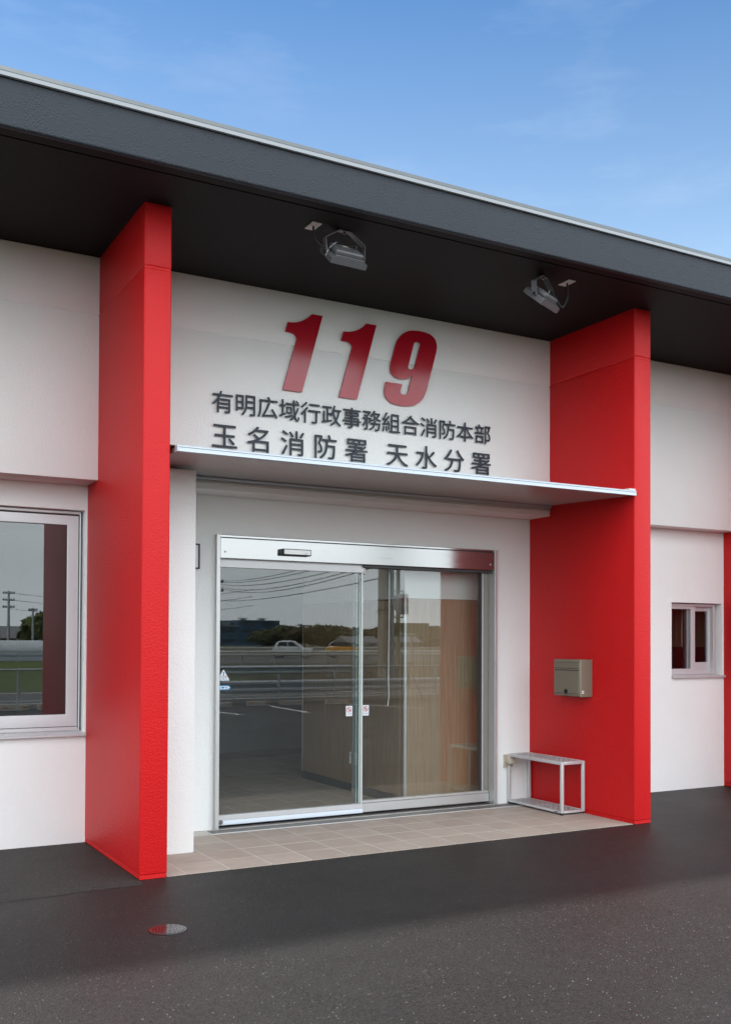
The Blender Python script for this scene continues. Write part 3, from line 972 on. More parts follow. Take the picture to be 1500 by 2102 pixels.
row1 = thing('lettering_sign', 'upper row of fourteen dark Japanese characters on the white wall under the red 119', 'sign', (4.03, YL, 3.24))
W1 = (5.327 - 2.730) / 13.93
for i, chx in enumerate('有明広域行政事務組合消防本部'):
    text_obj('character', chx, 2.723 + W1 * (i + 0.5), YL - 0.006, 3.3195, W1 * 1.0, 0.180, 'slate', row1, 0.004, 0.005)
row2 = thing('lettering_sign', 'lower row of larger widely spaced dark characters just above the canopy edge', 'sign', (4.03, YL, 2.96))
for i, chx in enumerate('玉名消防署天水分署'):
    cx = 2.833 + 0.2868 * i if i < 5 else 4.3685 + 0.2858 * (i - 5)
    text_obj('character', chx, cx, YL - 0.006, 3.0605, 0.226, 0.212, 'slate', row2, 0.004, 0.004)

# ------------------------------------------------------------------ floodlights under the soffit
def floodlight(cx, cy, rot, tilt, label, plate_xy, cable):
    t = thing('floodlight', label, 'floodlight', (cx, cy, ZS), rot, 'floodlights under the soffit')
    # bracket: flat strip bent into a polygonal arch, open at the bottom (local x = width)
    bm = new()
    path = [(-0.148, -0.185), (-0.155, -0.075), (-0.045, -0.004), (0.045, -0.004), (0.155, -0.075), (0.148, -0.185)]
    inner = [(-0.144, -0.185), (-0.151, -0.077), (-0.044, -0.008), (0.044, -0.008), (0.151, -0.077), (0.144, -0.185)]
    for k_ in range(5):
        vs4 = []
        for yy in (-0.022, 0.022):
            vs4.append([bm.verts.new((p[0], yy, p[1])) for p in (path[k_], path[k_ + 1], inner[k_ + 1], inner[k_])])
        a, b = vs4
        bm.faces.new(a); bm.faces.new(b[::-1])
        for q in range(4):
            bm.faces.new((a[q], b[q], b[(q + 1) % 4], a[(q + 1) % 4]))
    lpart('bracket', bm, 'lamp', t, 30)
    bm = new()
    cyl(bm, (0, 0, -0.022), 0.009, 0.018, 'z', 6)
    cyl(bm, (-0.025, 0.0, -0.0095), 0.005, 0.003, 'z', 8)
    cyl(bm, (0.025, 0.0, -0.0095), 0.005, 0.003, 'z', 8)
    lpart('bolt', bm, 'steel', t)
    # body, tilted about local x at the pivot (0,0,-0.17)
    Mx = Matrix.Translation((0, 0, -0.170)) @ Matrix.Rotation(tilt, 4, 'X')
    def tf(bm):
        bmesh.ops.transform(bm, matrix=Mx, verts=bm.verts)
    bm = new()
    # front tray: shallow, flared (local z up = back of lamp, -z = glass)
    prism(bm, [(-0.138, 0.0), (-0.138, -0.034), (0.138, -0.034), (0.138, 0.0), (0.118, 0.012), (-0.118, 0.012)], 'y', -0.095, 0.095)
    tf(bm)
    body = lpart('housing', bm, 'lamp', t, 30)
    bm = new()
    vsx = box(bm, -0.108, 0.108, -0.070, 0.070, 0.0125, 0.052, 0.012, 3)
    tf(bm)
    b2 = lpart('driver_box', bm, 'lamp', t, 40)
    for ya, yb in ((-0.083, -0.0705), (0.0705, 0.083)):
        bm = new()
        box(bm, -0.112, 0.112, ya, yb, 0.0125, 0.020, 0.002, 1)
        tf(bm)
        lpart('cooling_fin', bm, 'lamp', t)
    bm = new()
    box(bm, -0.126, 0.126, -0.086, 0.086, -0.037, -0.0345)
    tf(bm)
    lpart('lens', bm, 'lens', t)
    bm = new()
    box(bm, -0.02, 0.03, 0.02, 0.045, 0.0525, 0.0532)
    tf(bm)
    lpart('rating_label', bm, 'lampwhite', t)
    for sx in (-1, 1):
        bm = new()
        cyl(bm, (sx * 0.149, 0, -0.170), 0.012, 0.008 * sx, 'x', 12)
        lpart('pivot_bolt', bm, 'black', t)
    bm = new()
    tube(bm, [Mx @ Vector((0.085, 0.035, 0.050)), Mx @ Vector((0.085, 0.035, 0.078))], 0.009, 8)
    lpart('cable_gland', bm, 'steel', t)
    # things at the soffit are given in world offsets, turned back into the lamp's space
    inv = Matrix.Rotation(-rot, 3, 'Z')
    px, py = plate_xy
    bm = new()
    box(bm, px - 0.035, px + 0.035, py - 0.064, py + 0.064, -0.006, -0.0005, 0.002, 1)
    bmesh.ops.rotate(bm, cent=(0, 0, 0), matrix=inv, verts=bm.verts)
    lpart('junction_plate', bm, 'lampwhite', t)
    g_end = Matrix.Rotation(rot, 3, 'Z') @ (Mx @ Vector((0.085, 0.035, 0.078)))
    pts = [(px, py, -0.006)] + [tuple(p) for p in cable] + [tuple(g_end)]
    bm = new()
    tube(bm, spline(pts, 8), 0.0075, 8)
    bmesh.ops.rotate(bm, cent=(0, 0, 0), matrix=inv, verts=bm.verts)
    lpart('cable', bm, 'rubber', t, 60)
    bm = new()
    tube(bm, spline([(0.0, -0.018, -0.022), (-0.06, -0.02, -0.085), (-0.12, -0.015, -0.14), (-0.15, -0.01, -0.20)], 6), 0.0016, 5)
    lpart('safety_wire', bm, 'steel', t)
    return t
floodlight(3.185, 6.035, R(3), R(40), 'floodlight hanging under the dark soffit to the left of the red 119', (-0.222, 0.022),
           [(-0.222, 0.012, -0.05), (-0.195, 0.0, -0.12), (-0.11, -0.02, -0.15), (-0.02, -0.02, -0.135), (0.05, 0.0, -0.10)])
floodlight(4.885, 6.045, R(26), R(40), 'floodlight hanging under the dark soffit near the right red pillar', (0.249, 0.015),
           [(0.249, 0.01, -0.06), (0.235, 0.0, -0.14), (0.17, -0.02, -0.215), (0.11, -0.03, -0.17)])

# ------------------------------------------------------------------ mailbox on the red pillar's left face
mb = thing('mailbox', 'taupe metal mailbox with black lock knob fixed to the red pillar face', 'mailbox', (6.005, 6.93, 1.02))
def mpart(name, mat, f, smooth=30):
    bm = new()
    f(bm)
    return obj(name, bm, mat, mb, smooth)
def f(bm):
    vsx = box(bm, 5.874, 6.006, 6.757, 7.115, 1.022, 1.344)
    es = [e for e in bm.edges if abs(e.verts[0].co.x - 5.874) < 1e-5 and abs(e.verts[1].co.x - 5.874) < 1e-5]
    bmesh.ops.bevel(bm, geom=es, offset=0.016, segments=4, affect='EDGES', profile=0.5)
mpart('body', 'post', f, 40)
mpart('drop_slot_flap', 'post', lambda bm: box(bm, 5.868, 5.876, 6.772, 7.099, 1.268, 1.314, 0.002, 1))
mpart('rain_lip', 'post', lambda bm: box(bm, 5.864, 5.876, 6.772, 7.099, 1.252, 1.2635, 0.003, 1))
mpart('slot_shadow', 'greyframe', lambda bm: box(bm, 5.8725, 5.876, 6.772, 7.099, 1.2635, 1.268))
mpart('slot_shadow', 'greyframe', lambda bm: box(bm, 5.8725, 5.876, 6.772, 7.099, 1.2465, 1.252))
mpart('slot_shadow', 'greyframe', lambda bm: box(bm, 5.8725, 5.876, 6.772, 7.099, 1.314, 1.3175))
mpart('door', 'post', lambda bm: box(bm, 5.868, 5.876, 6.772, 7.099, 1.049, 1.2465, 0.002, 1))
mpart('slot_shadow', 'greyframe', lambda bm: box(bm, 5.8725, 5.876, 6.772, 7.099, 1.0455, 1.049))
def f(bm):
    cyl(bm, (5.868, 6.936, 1.066), 0.020, -0.006, 'x', 20)
    cyl(bm, (5.862, 6.936, 1.066), 0.013, -0.012, 'x', 16)
mpart('lock_knob', 'black', f, 40)
mpart('label_sticker', 'sticker', lambda bm: box(bm, 5.892, 5.912, 6.7555, 6.7572, 1.052, 1.076))
mpart('label_print', 'darkprint', lambda bm: box(bm, 5.898, 5.906, 6.7548, 6.7556, 1.059, 1.069))

# ------------------------------------------------------------------ bench rack
bench = thing('bench', 'low aluminium bench rack with grey mesh shelves against the red pillar', 'bench', (5.87, 7.22, 0.005))
def bp_(name, mat, f, smooth=30):
    bm = new()
    f(bm)
    return obj(name, bm, mat, bench, smooth)
x0, x1, y0, y1 = 5.738, 6.000, 6.838, 7.612
for px_ in (x0, x1 - 0.028):
    for py_ in (y0, y1 - 0.028):
        bp_('leg', 'alu', lambda bm: box(bm, px_, px_ + 0.028, py_, py_ + 0.028, 0.022, 0.462, 0.006, 3))
        bp_('foot', 'rubber', lambda bm: cyl(bm, (px_ + 0.014, py_ + 0.014, 0.0045), 0.012, 0.018, 'z', 12))
for z0_, z1_ in ((0.436, 0.464), (0.020, 0.040)):
    bp_('side_rail', 'alu', lambda bm: box(bm, x0 + 0.001, x0 + 0.026, y0 + 0.028, y1 - 0.028, z0_, z1_, 0.004, 2))
    bp_('side_rail', 'alu', lambda bm: box(bm, x1 - 0.026, x1 - 0.001, y0 + 0.028, y1 - 0.028, z0_, z1_, 0.004, 2))
    bp_('end_rail', 'alu', lambda bm: box(bm, x0 + 0.028, x1 - 0.028, y0 + 0.001, y0 + 0.026, z0_, z1_, 0.004, 2))
    bp_('end_rail', 'alu', lambda bm: box(bm, x0 + 0.028, x1 - 0.028, y1 - 0.026, y1 - 0.001, z0_, z1_, 0.004, 2))
    def mesh(bm, z=z1_):
        box(bm, x0 + 0.026, x1 - 0.026, y0 + 0.026, y1 - 0.026, z - 0.006, z - 0.0035)
        nx, ny = 7, 22
        for i in range(nx):
            for j in range(ny):
                if (i + j) % 2:
                    cx = x0 + 0.03 + (x1 - x0 - 0.06) * (i + 0.5) / nx
                    cy = y0 + 0.03 + (y1 - y0 - 0.06) * (j + 0.5) / ny
                    box(bm, cx - 0.013, cx + 0.013, cy - 0.011, cy + 0.011, z - 0.0036, z - 0.0008)
    bp_('mesh_shelf', 'shelf', mesh)
bp_('cross_bar', 'alu', lambda bm: box(bm, x0 + 0.026, x1 - 0.026, 7.215, 7.235, 0.028, 0.0398))
bp_('maker_plate', 'black', lambda bm: box(bm, x0 - 0.0012, x0 + 0.001, 6.89, 6.935, 0.027, 0.034))

# outlet cover behind the bench, sign plate, drain, manhole
oc = thing('outlet_cover', 'beige weatherproof outlet cover on the white wall behind the bench', 'outlet', (5.78, 7.60, 0.33))
def op(name, f, smooth=30):
    bm = new()
    f(bm)
    return obj(name, bm, 'beige', oc, smooth)
op('back_plate', lambda bm: box(bm, 5.70, 5.80, 7.603, 7.6195, 0.335, 0.455, 0.004, 2))
op('hood', lambda bm: prism(bm, [(7.6028, 0.452), (7.575, 0.450), (7.548, 0.405), (7.540, 0.378), (7.556, 0.378), (7.6028, 0.392)], 'x', 5.708, 5.792), 20)
op('latch', lambda bm: tube(bm, [(5.73, 7.59, 0.372), (5.77, 7.59, 0.366)], 0.014, 10), 40)

sp_ = thing('wall_plate', 'narrow dark framed white plate beside the doorway half hidden by the return wall', 'sign', (2.62, 7.60, 2.055))
bm = new(); ring_wall(bm, 2.50, 2.745, 2.057, 2.254, 7.597, 7.6195, 2.51, 2.735, 2.067, 2.244)
obj('plate_frame', bm, 'rubber', sp_)
bm = new(); box(bm, 2.511, 2.734, 7.604, 7.618, 2.068, 2.243)
obj('plate_face', bm, 'sticker', sp_)

dr = thing('drain_grate', 'long narrow steel drain grating set in the tiles before the door', 'drain', (4.3, 7.51, 0.005))
bm = new()
box(bm, 2.795, 5.98, 7.437, 7.592, -0.008, 0.0048)
obj('drain_channel', bm, 'pit', dr)
bm = new()
for a, b, c, d in ((2.79, 5.985, 7.431, 7.443), (2.79, 5.985, 7.585, 7.594), (2.79, 2.802, 7.443, 7.585)):
    box(bm, a, b, c, d, 0.0, 0.0088)
obj('drain_frame', bm, 'alu', dr)
bm = new()
for j in range(6):
    yy = 7.452 + j * 0.0235
    box(bm, 2.802, 5.98, yy, yy + 0.006, 0.002, 0.0074)
nb = 210
for i in range(nb):
    xx = 2.806 + (5.975 - 2.806) * i / nb
    box(bm, xx, xx + 0.0042, 7.4432, 7.5848, 0.003, 0.0070)
obj('grating_bars', bm, 'grate', dr, kind='stuff')

mh = thing('manhole_cover', 'small round wet patterned access cover set in the asphalt', 'manhole cover', (1.687, 5.12, 0.0))
def wetmetal():
    m = MT('wet_cast_cover')
    f_ = m.noise(9, 3)
    m.set(base=m.mix(f_, (0.095, 0.095, 0.10), (0.15, 0.15, 0.157)), rough=0.05, metal=1.0)
    return m.m
M['wet'] = wetmetal()
bm = new(); disc_ = tube(bm, [(1.687, 5.12, 0.0005), (1.687, 5.12, 0.0035)], 0.098, 40)
obj('rim', bm, 'wet', mh, 40)
bm = new(); tube(bm, [(1.687, 5.12, 0.0036), (1.687, 5.12, 0.0042)], 0.090, 40)
obj('groove', bm, 'greyframe', mh, 40)
bm = new(); tube(bm, [(1.687, 5.12, 0.0043), (1.687, 5.12, 0.0052)], 0.086, 40)
obj('lid', bm, 'wet', mh, 40)
bm = new()
for ring in range(5):
    rr = 0.018 + ring * 0.0155
    n = 6 + ring * 3
    for q in range(n):
        a0 = 2 * math.pi * q / n + ring * 0.4
        a1 = a0 + 2 * math.pi / n * 0.66
        pts = [(1.687 + rr * math.cos(a0 + (a1 - a0) * s_ / 4), 5.12 + rr * math.sin(a0 + (a1 - a0) * s_ / 4) , 0.0050) for s_ in range(5)]
        tube(bm, pts, 0.0013, 5)
obj('cast_pattern', bm, 'greyframe', mh, 60)

# ------------------------------------------------------------------ the street behind the camera (seen in the glass)
def line(name, x0, y0, x1, y1, w, z=0.004, mat='whitepaint'):
    bm = new()
    d = Vector((x1 - x0, y1 - y0, 0)).normalized()
    p = Vector((-d.y, d.x, 0)) * w / 2
    a, b = Vector((x0, y0, z)), Vector((x1, y1, z))
    bm.faces.new([bm.verts.new(v) for v in (a + p, b + p, b - p, a - p)])
    return obj(name, bm, mat, kind='structure')
for xa, xb in ((7.45, 7.78), (9.41, 9.27), (11.35, 12.1), (4.55, 4.7), (2.1, 2.2)):
    line('parking_line', xa, -6.0, xb, -3.75, 0.10)
line('edge_line', -100, -8.35, 120, -8.35, 0.13)
line('edge_line', -100, -13.9, 120, -13.9, 0.13)
for i in range(-8, 14):
    line('lane_mark', i * 7.0, -11.2, i * 7.0 + 3.5, -11.2, 0.12)

# parking stops
st = thing('parking_stop', 'concrete parking stop with orange reflectors on the lot', 'parking stop', (0, 0, 0), 0, 'parking stops along the fence')
bm = new(); prism(bm, [(-0.07, 0.0), (0.07, 0.0), (0.05, 0.10), (-0.05, 0.10)], 'x', -0.28, 0.28)
lpart('block', bm, 'kerb', st)
for sx in (-0.2, 0.2):
    bm = new(); box(bm, sx - 0.035, sx + 0.035, 0.048, 0.064, 0.055, 0.09)
    lpart('reflector', bm, 'orange', st)
spots = [(8.25, -6.2), (9.22, -6.25), (10.05, -6.25), (11.15, -6.1), (4.0, -6.9), (4.75, -6.9)]
slab = ['parking stop at the left edge of the door glass reflection', 'second parking stop from the left mirrored in the door', 'third parking stop from the left mirrored in the door',
        'parking stop mirrored just left of the sliding door edge', 'left parking stop mirrored low in the wide window', 'right parking stop mirrored low in the wide window']
for i, ((x, y), lb) in enumerate(zip(spots, slab)):
    if i == 0:
        st.location = (x, y, 0); st['label'] = lb
    else:
        copy_tree(st, (x, y, 0), 0, lb)

# chain-link fence
def fence(x0, x1, y, label):
    t = thing('mesh_fence', label, 'fence', ((x0 + x1) / 2, y, 0.1))
    bm = new(); tube(bm, [(x0, y, 0.845), (x1, y, 0.845)], 0.021, 8); obj('top_rail', bm, 'galv', t, 40)
    bm = new(); tube(bm, [(x0, y, 0.16), (x1, y, 0.16)], 0.014, 8); obj('bottom_rail', bm, 'galv', t, 40)
    n = int((x1 - x0) / 1.52)
    for i in range(n + 1):
        xx = x0 + i * 1.52
        bm = new(); tube(bm, [(xx, y - 0.02, 0.05), (xx, y - 0.02, 0.85)], 0.03, 8); obj('post', bm, 'galv', t, 40)
    bm = new()
    h, w = 0.67, 0.0028
    n = int((x1 - x0) / 0.056)
    for i in range(-12, n):
        for s_ in (1, -1):
            a = x0 + i * 0.056 if s_ == 1 else x0 + i * 0.056 + h
            b = a + h * s_
            ta, tb = 0.0, 1.0
            za, zb = 0.165, 0.165 + h
            if min(a, b) < x0 or max(a, b) > x1: continue
            bm.faces.new([bm.verts.new(v) for v in ((a - w, y, za), (a + w, y, za), (b + w, y, zb), (b - w, y, zb))])
    obj('chain_link', bm, 'galv', t, kind='stuff')
fence(-8.0, 24.0, -7.35, 'galvanised chain-link fence along the far edge of the parking lot')

# guardrails
def guardrail(x0, y0, x1, y1, h, label, step=3.0, pipe=False):
    t = thing('guardrail', label, 'guardrail', ((x0 + x1) / 2, (y0 + y1) / 2, 0), 0, 'guardrails beside the roads')
    d = Vector((x1 - x0, y1 - y0, 0))
    L_ = d.length
    d.normalize()
    nrm = Vector((-d.y, d.x, 0))
    bm = new()
    if pipe:
        for zz in (h, h * 0.6):
            tube(bm, [(x0, y0, zz), (x1, y1, zz)], 0.045, 8)
    else:
        prof = [(0.0, 0.0), (0.05, 0.04), (0.05, 0.09), (0.0, 0.14), (0.0, 0.18), (0.05, 0.22), (0.05, 0.27), (0.0, 0.31)]
        rows = []
        for (o_, z_) in prof:
            rows.append([bm.verts.new(Vector((x, y, h - 0.31 + z_)) + nrm * o_) for x, y in ((x0, y0), (x1, y1))])
        for a, b in zip(rows, rows[1:]):
            bm.faces.new((a[0], a[1], b[1], b[0]))
    obj('beam', bm, 'lampwhite' if pipe or step < 2.6 else 'galv', t, 30)
    n = int(L_ / step)
    for i in range(n + 1):
        p = Vector((x0, y0, 0)) + d * step * i - nrm * 0.08
        bm = new(); tube(bm, [(p.x, p.y, -0.02), (p.x, p.y, h - 0.02)], 0.06, 8); obj('post', bm, 'kerb', t, 40)
guardrail(7.7, -8.15, 26, -8.15, 0.50, 'grey corrugated guardrail right behind the chain-link fence', 2.9)
guardrail(12.6, -17.5, 17.6, -17.5, 0.62, 'grey corrugated guardrail on the far side of the near road', 3.0)
guardrail(18, -45.5, 60, -45.5, 0.82, 'white guardrail with close posts before the far road', 2.3)
guardrail(22, -70, 80, -70, 0.80, 'white two-pipe railing behind the cars', 3.0, True)

# concrete pole, signal pole, far poles
def pole(x, y, h, r0, r1, mat, label, arms=0, bolts=False, name='utility_pole', signal=False):
    t = thing(name, label, 'pole', (x, y, 0))
    bm = new(); tube(bm, [(x, y, -0.05), (x, y, h)], [r0, r1], 16); obj('shaft', bm, mat, t, 40)
    for a in range(arms):
        bm = new(); zz = h - 0.25 - a * h * 0.11
        box(bm, x - h * 0.09, x + h * 0.09, y - 0.05, y + 0.05, zz - 0.05, zz + 0.05)
        for q in (-0.08, -0.04, 0.04, 0.08):
            box(bm, x + q * h - 0.05, x + q * h + 0.05, y - 0.05, y + 0.05, zz + 0.051, zz + 0.18)
        obj('crossarm', bm, 'greyframe', t)
    if bolts:
        for q in range(9):
            bm = new(); zz = 1.4 + q * 0.45
            s_ = -1 if q % 2 == 0 else 1
            tube(bm, [(x + s_ * r0 * 0.9, y, zz), (x + s_ * (r0 + 0.10), y, zz)], 0.012, 6); obj('step_bolt', bm, 'galv', t)
        for zz in (2.35, 2.62):
            bm = new(); tube(bm, [(x, y, zz), (x, y, zz + 0.02)], r0 * 0.99, 16); obj('band', bm, 'rubber', t, 40)
    if signal:
        bm = new(); tube(bm, [(x, y, 2.90), (x + 0.34, y + 0.05, 2.90), (x + 0.36, y + 0.05, 2.80)], 0.02, 8); obj('signal_arm', bm, 'galv', t, 40)
        bm = new(); tube(bm, [(x, y, 2.16), (x + 0.34, y + 0.05, 2.16), (x + 0.36, y + 0.05, 2.24)], 0.02, 8); obj('signal_arm', bm, 'galv', t, 40)
        bm = new(); box(bm, x + 0.20, x + 0.46, y, y + 0.16, 2.24, 2.82, 0.02, 2); hd = obj('signal_head', bm, 'galv', t, 30)
        bm = new(); box(bm, x + 0.235, x + 0.425, y + 0.161, y + 0.168, 2.56, 2.78); l_ = obj('lens', bm, 'signalred', None); l_.parent = hd
        bm = new(); box(bm, x + 0.235, x + 0.425, y + 0.161, y + 0.168, 2.28, 2.50); l_ = obj('lens', bm, 'greyframe', None); l_.parent = hd
        bm = new(); box(bm, x + 0.03, x + 0.16, y + 0.03, y + 0.12, 2.35, 2.78, 0.01, 1); obj('control_box', bm, 'lampwhite', t)
    return t
pole(14.15, -9.0, 9.0, 0.17, 0.12, 'pole', 'thick concrete pole with step bolts mirrored in the fixed pane', 2, True)
pole(14.50, -9.15, 6.5, 0.075, 0.06, 'galv', 'slim steel pole with a pedestrian signal beside the concrete pole', 0, False, 'signal_pole', True)
pole(29.0, -33.0, 7.0, 0.14, 0.10, 'pole', 'brown pole standing alone across the road in the fixed pane', 1)
pole(28.6, -60.0, 6.3, 0.16, 0.11, 'pole', 'pole with wires at the left edge of the door glass', 2)
pole(18.6, -92.0, 6.4, 0.17, 0.11, 'galv', 'tall twin crossarm pole mirrored in the wide window', 3)
pole(20.2, -88.0, 4.6, 0.12, 0.10, 'galv', 'shorter pole before the tree in the wide window', 1)
def wire(a, b, sag, label, r=0.014):
    bm = new()
    pts = []
    for q in range(17):
        t_ = q / 16
        p = Vector(a).lerp(Vector(b), t_)
        p.z -= sag * 4 * t_ * (1 - t_)
        pts.append(p)
    tube(bm, pts, r, 5)
    o = obj('power_line', bm, 'rubber')
    tag(o, label, 'wire', 'wires across the sky in the door glass')
wl = ['upper wire', 'second wire', 'third wire', 'fourth wire', 'fifth wire', 'lowest wire']
for i, (za, zb, s_) in enumerate(((6.15, 4.15, 0.35), (6.05, 4.00, 0.35), (5.9, 3.80, 0.40), (5.75, 3.72, 0.55), (5.65, 3.62, 0.6), (4.6, 3.25, 0.25))):
    wire((28.6, -60, za), (14.15, -9, zb), s_, wl[i] + ' sloping up to the concrete pole in the door glass', 0.016)
for i, (za, zb) in enumerate(((4.0, 6.4), (3.6, 5.3), (3.45, 5.1))):
    wire((14.15, -9, za), (29.0, -33, zb), 0.15, ('top', 'middle', 'lower')[i] + ' wire between the concrete pole and the brown pole', 0.012)
for i, z_ in enumerate((6.2, 5.5, 4.6)):
    wire((18.6, -92, z_), (40, -80, z_ + 0.4), 0.9, ('top', 'middle', 'lowest')[i] + ' wire running right from the twin crossarm pole', 0.02)

# road sign
t = thing('road_sign', 'green direction sign with a white arrow on a post', 'sign', (20.0, -17.0, 0))
bm = new(); tube(bm, [(20.0, -17.0, 0), (20.0, -17.0, 1.7)], 0.05, 8); obj('post', bm, 'galv', t, 40)
bm = new(); box(bm, 19.2, 20.7, -16.93, -16.88, 1.66, 2.16); pn = obj('panel', bm, 'sign', t)
bm = new(); bm.faces.new([bm.verts.new((x, -16.876, z)) for x, z in ((19.35, 1.75), (19.5, 1.83), (19.5, 1.77), (20.1, 1.77), (20.1, 1.73), (19.5, 1.73), (19.5, 1.70))]); a_ = obj('arrow', bm, 'whitepaint', None); a_.parent = pn

# tripod standing on the lot
t = thing('tripod', 'black tripod standing on the lot mirrored in the fixed pane', 'tripod', (13.1, -5.9, 0))
for a in (0.5, 2.6, 4.7):
    bm = new(); tube(bm, [(13.1, -5.9, 0.80), (13.1 + 0.36 * math.cos(a), -5.9 + 0.36 * math.sin(a), 0.0)], [0.016, 0.011], 8); obj('leg', bm, 'black', t, 40)
bm = new(); tube(bm, [(13.1, -5.9, 0.35), (13.1, -5.9, 0.92)], 0.016, 8); obj('centre_column', bm, 'black', t, 40)
bm = new(); box(bm, 13.04, 13.16, -5.96, -5.84, 0.92, 0.98, 0.01, 1); tube(bm, [(13.1, -5.9, 0.94), (13.28, -5.8, 0.87)], 0.008, 6); obj('head', bm, 'black', t)

# cars
def car(loc, rz, paint, label, roof_mat=None, low=False):
    t = thing('car', label, 'car', loc, rz, 'cars on the far road')
    Lh = 1.70
    side = [(-1.68, 0.30), (-1.70, 0.62), (-1.62, 0.86), (-1.45, 0.98), (-0.6, 0.97), (0.45, 0.95), (0.75, 0.92), (1.45, 0.80), (1.66, 0.62), (1.68, 0.30)]
    bm = new()
    n = len(side)
    secs = []
    for yy, sc_y in ((-0.74, 0.93), (-0.70, 1.0), (0.70, 1.0), (0.74, 0.93)):
        secs.append([bm.verts.new((x * (0.985 if sc_y < 1 else 1), yy, 0.30 + (z - 0.30) * sc_y)) for x, z in side])
    for a, b in zip(secs, secs[1:]):
        for q in range(n):
            bm.faces.new((a[q], a[(q + 1) % n], b[(q + 1) % n], b[q]))
    bm.faces.new(secs[0]); bm.faces.new(secs[-1][::-1])
    lpart('body', bm, paint, t, 35)
    cab = [(-1.50, 0.97), (-1.30, 1.36 if not low else 1.30), (-1.0, 1.47 if not low else 1.40), (-0.1, 1.48 if not low else 1.40), (0.15, 1.42 if not low else 1.34), (0.78, 0.93)]
    bm = new()
    secs = []
    for yy, k_ in ((-0.70, 0), (-0.56, 1), (0.56, 1), (0.70, 0)):
        secs.append([bm.verts.new((x, (yy if (z < 1.0) else (0.58 if yy > 0 else -0.58) if k_ == 0 else yy), z - (0.03 if k_ == 0 and z > 1 else 0))) for x, z in cab])
    n = len(cab)
    for a, b in zip(secs, secs[1:]):
        for q in range(n):
            bm.faces.new((a[q], a[(q + 1) % n], b[(q + 1) % n], b[q]))
    bm.faces.new(secs[0]); bm.faces.new(secs[-1][::-1])
    lpart('cabin', bm, roof_mat or paint, t, 40)
    # glass
    bm = new()
    bm.faces.new([bm.verts.new(v) for v in ((0.80, -0.60, 0.965), (0.80, 0.60, 0.965), (0.20, 0.50, 1.40 if not low else 1.32), (0.20, -0.50, 1.40 if not low else 1.32))])
    lpart('windscreen', bm, 'carglass', t)
    for s_ in (-1, 1):
        for xa, xb, xc, xd in ((-0.35, 0.52, 0.06, -0.35), (-1.25, -0.42, -0.42, -1.12)):
            bm = new()
            bm.faces.new([bm.verts.new((x, s_ * (0.708 if z < 1.1 else 0.60), z)) for x, z in ((xa, 1.0), (xb, 1.0), (xc, 1.36 if not low else 1.29), (xd, 1.36 if not low else 1.29))])
            lpart('side_window', bm, 'carglass', t)
        bm = new(); box(bm, 1.40, 1.66, s_ * 0.60 - 0.12, s_ * 0.60 + 0.12, 0.64, 0.78, 0.03, 2)
        lpart('headlight', bm, 'lens', t)
        bm = new(); box(bm, 0.45, 0.58, s_ * 0.80 - 0.09, s_ * 0.80 + 0.09, 0.95, 1.06, 0.02, 1)
        lpart('mirror', bm, paint, t)
        for wx in (-1.08, 1.10):
            bm = new(); tube(bm, [(wx, s_ * 0.58, 0.30), (wx, s_ * 0.755, 0.30)], 0.29, 20)
            w = lpart('wheel', bm, 'tyre', t, 40)
            bm = new(); tube(bm, [(wx, s_ * 0.756, 0.30), (wx, s_ * 0.762, 0.30)], 0.18, 14)
            r_ = obj('rim', bm, 'galv', None, 40); r_.parent = w
    bm = new(); box(bm, 1.67, 1.70, -0.45, 0.45, 0.40, 0.56, 0.01, 1)
    lpart('grille', bm, 'greyframe', t)
    return t
car((36.6, -63.0, 0), R(30), 'carwhite', 'white compact hatchback on the far road')
car((41.9, -63.5, 0), R(24), 'caryellow', 'yellow hatchback with a black roof on the far road', 'carglass', True)

# blue factory far away
def factory():
    y = -250.0
    t = thing('factory', 'dark blue three-storey factory with a lower wing', 'building', (105, y, 0))
    fb = lambda name, mat, f: obj(name, (lambda b: (f(b), b)[1])(new()), mat, t)
    fb('wall', 'factory', lambda b: box(b, 107.5, 119.8, y - 14, y, 0, 7.0))
    fb('wall', 'factory', lambda b: box(b, 70, 107.45, y - 14, y, 0, 5.25))
    fb('wall', 'factlite', lambda b: box(b, 99.5, 107.45, y - 12, y - 0.1, 5.45, 6.9))
    fb('wall', 'factory', lambda b: box(b, 70, 99.4, y - 12, y - 0.8, 5.45, 6.5))
    fb('eave', 'kerb', lambda b: box(b, 70, 107.4, y - 12, y + 0.2, 5.26, 5.44))
    fb('roof', 'rooftile', lambda b: box(b, 107.4, 119.9, y - 14.1, y + 0.1, 7.01, 7.1))
    for x in (109.5, 115.2):
        fb('vent', 'lampwhite', lambda b: (box(b, x - 0.7, x + 0.7, y - 3, y - 1.6, 7.1, 7.5), box(b, x - 1.1, x + 1.1, y - 3.4, y - 1.2, 7.5, 7.8)))
    for zz in (1.0, 3.7, 5.75):
        for xs in ((108.5, 4), (114.2, 4)) + (((102.3, 4),) if zz < 5 else ()) + (((95.6, 4),) if zz < 3 else ()):
            for q in range(xs[1]):
                x = xs[0] + q * 1.0
                fb('window', 'carglass', lambda b: box(b, x, x + 0.85, y + 0.001, y + 0.05, zz, zz + 0.75))
    for q in range(4):
        fb('window', 'kerb' if q in (1, 2) else 'carglass', lambda b: box(b, 101.3 + q * 1.2, 102.4 + q * 1.2, y - 0.099, y, 5.75, 6.35))
factory()

